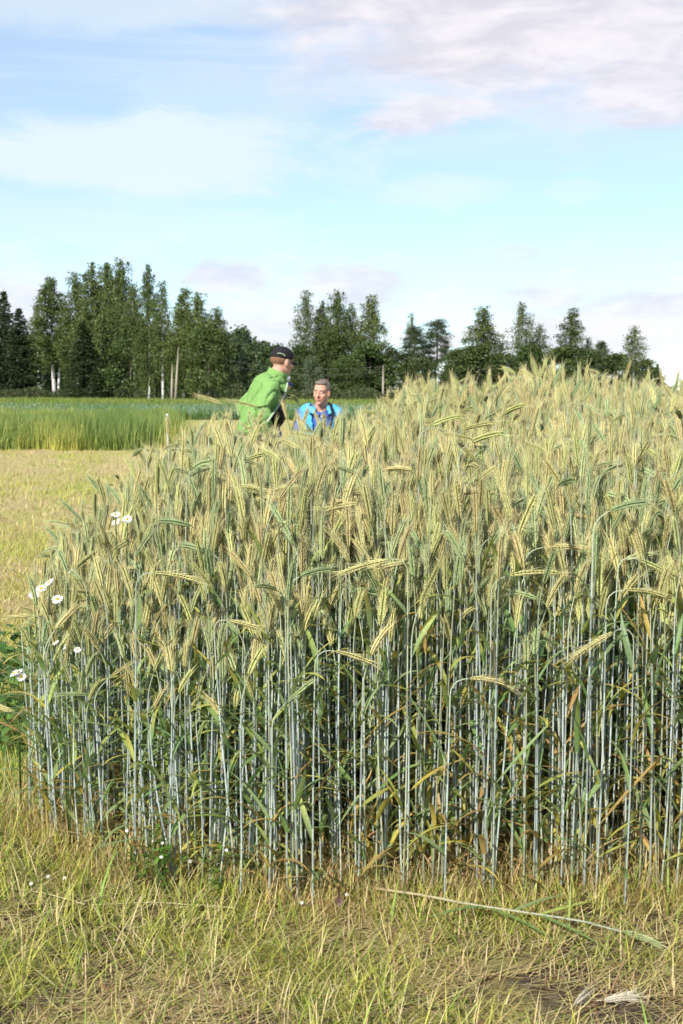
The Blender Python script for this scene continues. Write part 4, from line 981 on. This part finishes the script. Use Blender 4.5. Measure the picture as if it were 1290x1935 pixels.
def man_blue():
    D = 12.2; P = lambda px, py, d=0.0: at(px, py, D + d)
    t = empty('person', (P(606, 800).x, D, 0)); tag(t, 'grey-haired man in sky-blue vest over royal blue polo, bending behind the rye', 'person')
    hd = Head(P(607.5, 742, -.07), (-.34, -.93, -.10), R(-4), .97)
    shR, shL = P(573, 781, .0), P(637, 783, .02); elR, elL = P(564, 828, -.05), P(647, 830, -.04); wrR, wrL = P(585, 872, -.22), P(628, 874, -.22)
    hips = P(606, 880, .12); bm = Vol(); hd.flesh(bm)
    limb(bm, [hd.p(-.02, 0, -.06), P(606, 775, 0)], [.056, .065]); limb(bm, [P(606, 790, .02), P(606, 820, .04), P(606, 850, .08), hips], [.085, .11, .11, .12])
    limb(bm, [P(606, 778), shR], [.07, .058]); limb(bm, [P(606, 778), shL], [.07, .058])
    for s_, e_, w_ in ((shR, elR, wrR), (shL, elL, wrL)): limb(bm, [s_, e_, w_], [.052, .042, .028])
    for sx in (-1, 1):
        h_ = hips + Vector((.10 * sx, 0, -.02)); k_ = Vector((h_.x + .05 * sx, h_.y - .30, .48)); a_ = Vector((k_.x, k_.y + .20, .08)); limb(bm, [h_, k_, a_], [.088, .060, .040])
    hand(bm, wrR, (.4, -.6, -.5), (.6, .2, -.4), 1); hand(bm, wrL, (-.4, -.6, -.5), (-.6, .2, -.4), -1)
    fuse('body', bm, .0085, M_SKIN2, t, 3)
    bm = Vol(); uv_ball(bm, hips, (.18, .15, .15))
    for sx in (-1, 1):
        h_ = hips + Vector((.10 * sx, 0, -.02)); k_ = Vector((h_.x + .05 * sx, h_.y - .30, .48)); a_ = Vector((k_.x, k_.y + .20, .10)); limb(bm, [h_, k_, a_], [.10, .08, .062])
    fuse('trousers', bm, .012, M_JEANS, t, 4)
    for sx in (-1, 1):
        p = Vector((hips.x + .15 * sx, hips.y - .12, .05)); bm = Vol(); limb(bm, [p, p + Vector((.02 * sx, -.16, -.005))], [.05, .043]); fuse('shoe', bm, .01, M_SHOE, t, 2, 0, lambda v: v.z < .004)
    def torso(bm, g):
        limb(bm, [P(585, 781), P(627, 783)], [.062 + g, .062 + g]); uv_ball(bm, P(606, 800, .01), (.170 + g, .115 + g, .14 + g)); uv_ball(bm, P(606, 835, .05), (.165 + g, .125 + g, .16 + g)); uv_ball(bm, P(606, 870, .10), (.165 + g, .13 + g, .12 + g))
    bm = Vol(); torso(bm, .012)
    limb(bm, [shR, P(569, 800, -.02), P(566, 809, -.04)], [.066, .068, .066]); limb(bm, [shL, P(641, 801, -.02), P(644, 811, -.04)], [.066, .068, .066])
    nc = P(606, 771, -.03)
    po = fuse('polo_shirt', bm, .009, M_POLO, t, 3, 0, None, .010, 8)
    for sx in (-1, 1):    # polo collar wings
        V = [P(606 + sx * 3, 783, -.135), P(606 + sx * 12, 770, -.085), P(606 + sx * 15, 764, -.02), P(606 + sx * 19, 773, -.06), P(606 + sx * 11, 788, -.135)]
        me = bpy.data.meshes.new('collar'); me.from_pydata([v - t.location for v in V], [], [(0, 1, 3, 4), (1, 2, 3)]); me.materials.append(M_POLO); c_ = link('collar', me, po); so = c_.modifiers.new('t', 'SOLIDIFY'); so.thickness = .006
    for py in (778, 787): 
        bm = Vol(); uv_ball(bm, P(607, py, -.145 if py > 780 else -.125), (.007, .004, .007), None, 10, 6); me = mesh_np('button', bm.v[0], bm.f[0], None, None, True); me.transform(Matrix.Translation(-t.location)); me.materials.append(M_BTN); link('button', me, po)
    bm = Vol(); torso(bm, .034); loft(bm, [(P(588, 774), (.07, .085, .045), 0), (P(576, 777), (.060, .092, .050), R(15)), (P(574, 788), (.048, .085, .05), R(15))]); loft(bm, [(P(624, 775), (.07, .085, .045), 0), (P(635, 779), (.060, .092, .050), R(-15)), (P(637, 790), (.048, .085, .05), R(-15))])
    def vest_cut(v):
        px = W_PX / 2 + v.x * F_PX / v.y; py = HORIZON + (EYE - v.z) * F_PX / v.y
        gap = np.interp(py, [755, 775, 800, 840, 900], [20, 18, 15, 12, 8])
        return (v.y < D + .02 and 606 - gap < px < 606 + gap * 1.15) or (px < 563) or (px > 648) or py > 872 or (abs(px - 606) < 15 and py < 772)
    ve = fuse('vest', bm, .009, M_SKYBLUE, t, 3, .008, vest_cut, .012, 14)
    for sx, q_ in ((-1, ((595, 766, -.02), (586, 768, -.10), (581, 778, -.145), (592, 781, -.155), (597, 772, -.11))), (1, ((618, 766, -.02), (625, 769, -.09), (630, 778, -.135), (622, 784, -.15), (617, 774, -.11)))):
        me = bpy.data.meshes.new('lapel'); me.from_pydata([P(*a) - t.location for a in q_], [], [(0, 1, 4), (1, 2, 3, 4)]); me.materials.append(M_SKYBLUE); c_ = link('lapel', me, ve); so = c_.modifiers.new('t', 'SOLIDIFY'); so.thickness = .01
    s_pts = [P(621, 762, .02), P(624, 766, -.07), P(627, 774, -.135), P(629, 785, -.165), P(626, 800, -.175), P(622, 815, -.17)]
    mb = MB(); mb.tube([tuple(p - t.location) for p in s_pts], .013, A(1, 1, 1), 6); link('strap', mb.mesh('strap', M_BLACK, True), t)
    bm = Vol(); hd.ball(bm, (-.022, 0, .040), (.096, .083, .092)); hd.ball(bm, (.030, 0, .098), (.046, .062, .026))
    loc = lambda v: hd.m.transposed() @ (v - hd.c) / hd.k
    fuse('hair', bm, .006, M_HAIR2, t, 2, 0, lambda v: (loc(v).x > .045 and loc(v).z < .082) or (loc(v).x > -.012 and loc(v).z < .020) or loc(v).z < -.04)
    for y_ in (-.031, .031):
        e = small_ball('eye', hd, (.0795, y_, .012), (.010, .012, .0065), M_EYEW, t); small_ball('iris', hd, (.087, y_, .012), (.004, .006, .006), M_EYED, e)
        small_ball('eyebrow', hd, (.091, y_, .031), (.007, .018, .005), M_HAIR2, t)
    small_ball('mouth', hd, (.092, 0, -.063), (.009, .021, .0055), M_LIP, t)
man_blue()

def man_hidden():
    D = 12.7; P = lambda px, py, d=0.0: at(px, py, D + d)
    t = empty('person', (P(505, 800).x, D, 0)); tag(t, 'third person almost hidden behind the green jacket, only a navy visor showing', 'person')
    hd = Head(P(529, 723), (.95, .25, -.22), 0, .98); bm = Vol(); hd.flesh(bm)
    limb(bm, [hd.p(-.02, 0, -.06), P(515, 748)], [.056, .06]); limb(bm, [P(512, 756), P(503, 790), P(497, 840), P(497, 880)], [.11, .13, .12, .13])
    for s_ in (-1, 1):
        sh = P(508, 762, .18 * s_); limb(bm, [P(512, 754), sh], [.065, .055]); limb(bm, [sh, P(500, 815, .24 * s_), P(512, 860, .2 * s_)], [.05, .04, .028]); hand(bm, P(512, 860, .2 * s_), (.1, 0, -1), (0, -s_, 0), s_)
        limb(bm, [P(497, 885, .1 * s_), P(505, 960, .11 * s_), P(495, 1002, .11 * s_) * 1], [.09, .06, .04]); a_ = P(495, 1002, .11 * s_); limb(bm, [Vector((a_.x, a_.y, .05)), Vector((a_.x + .15, a_.y, .045))], [.045, .04])
    fuse('body', bm, .011, M_SKIN, t, 3)
    bm = Vol(); limb(bm, [P(510, 758), P(502, 800), P(497, 850)], [.13, .15, .15])
    for s_ in (-1, 1): limb(bm, [P(508, 762, .18 * s_), P(500, 815, .24 * s_), P(511, 852, .2 * s_)], [.07, .06, .045])
    fuse('jacket', bm, .014, M_NAVY, t, 4)
    bm = Vol(); uv_ball(bm, P(497, 880), (.15, .17, .13))
    for s_ in (-1, 1): limb(bm, [P(497, 885, .1 * s_), P(505, 960, .11 * s_), P(495, 996, .11 * s_)], [.105, .08, .065])
    fuse('trousers', bm, .014, M_JEANS, t, 4)
    cap(t, hd, M_CREAM, M_NAVY)
man_hidden()

bpy.data.scenes.remove(bench)
# ------------------------------------------------------------------ flowers, weeds and things lying on the grass
M_PETAL = solid_mat('petal_white', (.82, .82, .80), .5, .05); M_DISC = solid_mat('disc_yellow', (.75, .42, .03), .7, .2, 300)
def flower_meshes(r, npet=15):
    pm = MB(); dm = MB()
    for i in range(npet):
        a = i * 2 * math.pi / npet + random.uniform(-.08, .08); u = A(math.cos(a), math.sin(a), 0); w = A(-u[1], u[0], 0); d = random.uniform(-.10, .06)
        V = []
        for t, ww in ((.30, .05), (.6, .11), (.9, .10), (1.0, .04)): V += [u * r * t - w * r * ww + A(0, 0, d * r * t * t), u * r * t + w * r * ww + A(0, 0, d * r * t * t)]
        pm.add(V, [(0, 1, 3), (0, 3, 2), (2, 3, 5), (2, 5, 4), (4, 5, 7), (4, 7, 6)], A(1, 1, 1))
    dm.tube([(0, 0, -.05 * r), (0, 0, .05 * r), (0, 0, .16 * r), (0, 0, .20 * r)], [r * .26, r * .33, r * .22, r * .05], A(1, 1, 1), 10)
    return pm.mesh('petals', M_PETAL), dm.mesh('disc', M_DISC, True)
FLOWERS = [flower_meshes(.0185), flower_meshes(.0185, 13), flower_meshes(.0185, 17)]
def mayweed(heads, D, label, size=1.0):
    c = at(sum(h_[0] for h_ in heads) / len(heads), heads[0][1], D); t = empty('mayweed', (c.x, D, 0)); tag(t, label, 'flower', 'white mayweed flowers at the rye')
    for i, (px, py) in enumerate(heads):
        p = at(px, py, D + random.uniform(-.05, .05)) - t.location; f = random.uniform(.1, .5)
        mb = MB(); mid = A(p.x * f, p.y * f, p.z * .55); mb.tube([(0, 0, -.02), mid, A(*p) - A(0, 0, .05), A(*p)], [.002, .0017, .0013, .0012], A(.13, .20, .05), 4); link('stem', mb.mesh('stem', M_LEAF), t)
        e = empty('flower_head', p); e.parent = t; e.rotation_euler = (random.uniform(.35, .95), random.uniform(-.5, .3), random.uniform(0, 6)); e.rotation_euler.z = random.uniform(-.5, .5); e.scale = (size,) * 3
        pm, dm = FLOWERS[i % 3]; link('petals', pm, e); link('disc', dm, e)
        mb = MB()                                            # thread-fine leaves
        for k_ in range(34):
            s = random.random() ** .7; b = A(*(Vector(mid).lerp(p, (s - .5) * 1.6) if s > .5 else Vector(mid) * (s * 2))); d = A(random.gauss(0, 1), random.gauss(0, 1), random.uniform(0, 1)); d /= np.linalg.norm(d); w = np.cross(d, A(.3, .5, .8)) * .0008
            mb.add([b - w, b + w, b + d * random.uniform(.02, .05)], [(0, 1, 2)], A(.11, .19, .04))
        link('leaf_tuft', mb.mesh('leaf_tuft', M_LEAF), t)['kind'] = 'stuff'
mayweed([(92, 1100), (77, 1112), (64, 1124)], 4.0, 'cluster of three open white daisy-like flowers at the left of the rye')
mayweed([(108, 1132)], 3.92, 'single nodding white daisy-like flower just right of the cluster of three')
mayweed([(82, 1078), (133, 1079)], 4.2, 'two small distant white flowers above the cluster of three', .7)
mayweed([(218, 972), (219, 986), (240, 981)], 4.0, 'white flowers peeping out among the rye ears on the left', .85)
mayweed([(34, 1270), (26, 1272), (40, 1279)], 4.0, 'white flowers low among the broad-leaved weeds at the left edge', .9)
mayweed([(105, 1214), (118, 1222), (146, 1228)], 3.75, 'small half-closed white flowers between the outermost rye stems', .6)

def broad_leaf(ln, wd, c):
    mb = MB(); V, C, F_ = [], [], []; K = 6
    for k_ in range(K + 1):
        t = k_ / K; w = wd * .5 * math.sin(math.pi * min(1, .10 + .9 * t)) ** .8 * (1 - .12 * (k_ % 2)); z = -.25 * ln * t * t
        V += [(ln * t, -w, z + w * .25), (ln * t, 0, z), (ln * t, w, z + w * .25)]; C += [c * .9, c * 1.15, c * .9]
    for k_ in range(K):
        for j in (0, 1): a = 3 * k_ + j; F_ += [(a, a + 1, a + 4), (a, a + 4, a + 3)]
    mb.add(V, F_, C); return mb.mesh('leaf', M_LEAF)
BLEAVES = [broad_leaf(random.uniform(.06, .10), random.uniform(.03, .05), c) for c in (A(.09, .18, .035), A(.12, .23, .045), A(.16, .28, .055), A(.10, .19, .05))]
SLEAVES = [broad_leaf(.03, .012, c) for c in (A(.12, .22, .03), A(.17, .27, .045))]
def weed(px, py, H, nleaf, label, leaves, name='broadleaf_weed', flowers=0, spread=1.0):
    g = ground_pt(px, py); t = empty(name, (g.x, g.y, 0)); tag(t, label, 'weed', 'weeds at the edge of the rye')
    stems = []
    for s_ in range(3):
        a = random.uniform(0, 6.28); tp = A(math.cos(a) * .10 * spread, math.sin(a) * .10 * spread, H * random.uniform(.75, 1.0)); pts_ = [A(0, 0, -.02), tp * A(.3, .3, .4), tp * A(.7, .7, .75), tp]
        mb = MB(); mb.tube(pts_, [.003, .0026, .002, .0012], A(.12, .18, .06), 5); link('stem', mb.mesh('stem', M_LEAF), t); stems.append(pts_)
    for i in range(nleaf):
        s = random.choice(stems); f = random.uniform(.15, 1) * 2.99; k_ = int(f); p = s[k_] + (s[k_ + 1] - s[k_]) * (f - k_)
        o = link('leaf', random.choice(leaves), t, p); o.rotation_euler = (random.uniform(-.3, .3), random.uniform(-.7, .3), random.uniform(0, 6.28)); k_ = random.uniform(.7, 1.2); o.scale = (k_,) * 3
    for i in range(flowers):
        s = stems[i % 3]; e = empty('flower_head', s[3] * A(1, 1, random.uniform(.75, 1.02)) + A(random.uniform(-.02, .02), random.uniform(-.03, 0), 0)); e.parent = t; e.rotation_euler = (.7, random.uniform(-.4, .4), 0); e.scale = (.27,) * 3
        pm, dm = FLOWERS[1]; link('petals', pm, e); link('disc', dm, e)
for a in ((12, 1400, .34, 30, 'tall dark broad-leaved weed at the very left edge'), (40, 1420, .26, 26, 'broad-leaved weed beside the outermost rye stems'), (-20, 1440, .36, 28, 'broad-leaved weed cut off by the left edge of the picture'),
          (15, 1370, .40, 32, 'broad-leaved weed under the low white flowers'), (55, 1350, .30, 24, 'broad-leaved weed growing into the outermost rye'), (-5, 1340, .30, 26, 'broad-leaved weed furthest back at the left edge'), (25, 1455, .18, 18, 'lowest broad-leaved weed in front of the others'),
          (20, 1300, .34, 26, 'broad-leaved weed behind the low white flowers at the left edge'), (-15, 1275, .26, 24, 'far broad-leaved weed half outside the left edge'), (60, 1290, .30, 24, 'broad-leaved weed just left of the second rye stems')):
    weed(*a, BLEAVES)
for a in ((268, 1680, .20, 34, 'small bright green weed with white flowers at the foot of the rye', 2), (296, 1684, .16, 30, 'bright green weed with white flowers right of its taller twin', 2), (318, 1688, .12, 22, 'lowest of the white-flowered weeds, by the long dry straws', 1), (412, 1690, .17, 18, 'leafy weed with tiny white flowers between the rye stems', 1)):
    weed(*a[:5], SLEAVES, 'flowering_weed', a[5], .5)
for px, py, lab in ((91, 1658, 'tiny white flower in the grass, left of a pair'), (122, 1661, 'tiny white flower in the grass, right of a pair'), (59, 1672, 'tiny white flower nearest the left edge in the grass'), (570, 1709, 'tiny white flower in the grass below the hanging yellow leaf'), (655, 1693, 'tiny white flower by the end of the fallen stalk')):
    g = ground_pt(px, py + 22); t = empty('grass_flower', (g.x, g.y, 0)); tag(t, lab, 'flower', 'tiny white flowers in the grass')
    mb = MB(); mb.tube([(0, 0, -.01), (.004, 0, .02), (0, 0, .036)], .001, A(.15, .22, .06), 4); link('stem', mb.mesh('stem', M_LEAF), t)
    e = empty('flower_head', (0, 0, .037)); e.parent = t; e.rotation_euler = (.8, 0, 0); e.scale = (.27,) * 3; link('petals', FLOWERS[1][0], e); link('disc', FLOWERS[1][1], e)

# cut stalk lying across the grass
def lying(name, pix, zs, r0, r1, c0, c1, mat=M_STRAW):
    P_ = [ground_pt(*p) for p in pix]; t = empty(name, (P_[0].x, P_[0].y, 0)); pts_ = np.array([[p.x - P_[0].x, p.y - P_[0].y, z] for p, z in zip(P_, zs)])
    s = np.linspace(0, 1, len(pts_)); ss = np.linspace(0, 1, 12); q_ = np.stack([np.interp(ss, s, pts_[:, k_]) for k_ in range(3)], 1)
    mb = MB(); mb.tube(q_, np.linspace(r0, r1, 12), np.array([c0 * (1 - k_) + c1 * k_ for k_ in ss]), 6); return t, mb, q_
t, mb, pts_ = lying('fallen_rye_stalk', [(710, 1702), (800, 1722), (890, 1744), (1000, 1764), (1100, 1776), (1175, 1786)], [.035, .045, .050, .055, .050, .035], 0.0042, .0023, A(.56, .44, .24), A(.42, .48, .40))
link('culm', mb.mesh('culm', M_RYE, True), t); tag(t, 'cut rye stalk lying across the grass in front of the plot', 'rye stalk')
e0 = A(*pts_[-1]); mb = MB(); n_ = 20; se = np.linspace(0, .10, n_); ae = np.linspace(1.45, 1.75, n_)
ear_l = np.stack([np.sin(ae) * se, 0 * se, np.cos(ae) * se * .3], 1); build_ear(mb, ear_l, ae, .6, q, EAR_PAL[2], .8); o = link('ear', mb.mesh('ear', M_RYE), t, e0); o.rotation_euler = (0, 0, R(-38))
for f, az_, ln, c, a0 in ((.46, -.9, .24, G1, 1.5), (.58, .55, .20, G2, 1.45), (.52, 3.3, .16, G1, 1.5), (.72, .35, .18, G3, 1.45), (.72, -1.0, .22, G1, 1.5)):
    mb = MB(); k_ = int(f * 11); leaf_strip(mb, pts_[k_], az_, a0, .35, ln, .016, c, c * 1.1, random.uniform(-.5, .5)); link('leaf', mb.mesh('leaf', M_LEAF), t)
# bleached dry ears on the bare soil
for px, py, rz, ln, lab in ((1084, 1918, R(52), .045, 'short bleached ear on the bare soil, left of the longer one'), (1138, 1908, R(8), .078, 'long bleached white ear lying on the bare soil at lower right')):
    g = ground_pt(px, py); se = np.linspace(0, ln, 20); ae = np.linspace(1.5, 1.62, 20); mb = MB()
    build_ear(mb, np.stack([se, 0 * se, .004 * np.sin(se / ln * 3)], 1), ae, .4, q, (A(.46, .40, .29), A(.62, .56, .44), A(.60, .54, .40)), .9, 1.0)
    t = empty('dry_ear', (g.x, g.y, .022), rz); link('grains', mb.mesh('grains', M_STRAW), t); mb = MB(); mb.tube([(-.02, 0, 0), (0, 0, .001)], .0013, A(.6, .5, .35), 4); link('stub', mb.mesh('stub', M_STRAW), t); tag(t, lab, 'dry ear')
# long dry straws
for i, (pa, pb, c, lab) in enumerate((((335, 1652), (60, 1752), TAN, 'longest reddish dry straw slanting down left from the flowering weed'), ((300, 1672), (20, 1768), STRAW, 'long pale straw lying beside the reddish straw'), ((210, 1715), (-10, 1772), STRAW, 'pale straw running out at the left edge'),
        ((250, 1690), (90, 1775), STRAW, 'short pale straw crossing the long straws'), ((420, 1735), (170, 1722), STRAW, 'thin pale straw lying level in the grass on the left'), ((690, 1812), (752, 1722), STRAW, 'pale dry straw standing slantwise left of the fallen stalk'), ((1010, 1800), (1110, 1812), TAN, 'short straw at the top of the bare soil'),
        ((450, 1738), (330, 1728), STRAW, 'thin straw in the middle of the front grass'), ((160, 1735), (20, 1690), STRAW, 'straw slanting up left across the grass'))):
    t, mb, _ = lying('dry_straw', [pa, ((pa[0] + pb[0]) / 2, (pa[1] + pb[1]) / 2 - 4), pb], [.022 + .008 * (i % 3), .03, .018], .0018, .0012, c * .72, c * .8); o = link('dry_straw', mb.mesh('dry_straw', M_STRAW), None, t.location); bpy.data.objects.remove(t); tag(o, lab, 'straw', 'long dry straws on the grass')
# withered brown leaf
g = ground_pt(640, 1722); mb = MB(); leaf_strip(mb, (0, 0, 0), 1.2, .3, 1.2, .07, .022, A(.20, .12, .10), A(.26, .15, .10), 1.6); t = link('withered_leaf', mb.mesh('withered_leaf', M_LEAF), None, (g.x, g.y, .01)); tag(t, 'curled brown withered leaf standing in the grass below the rye', 'leaf')
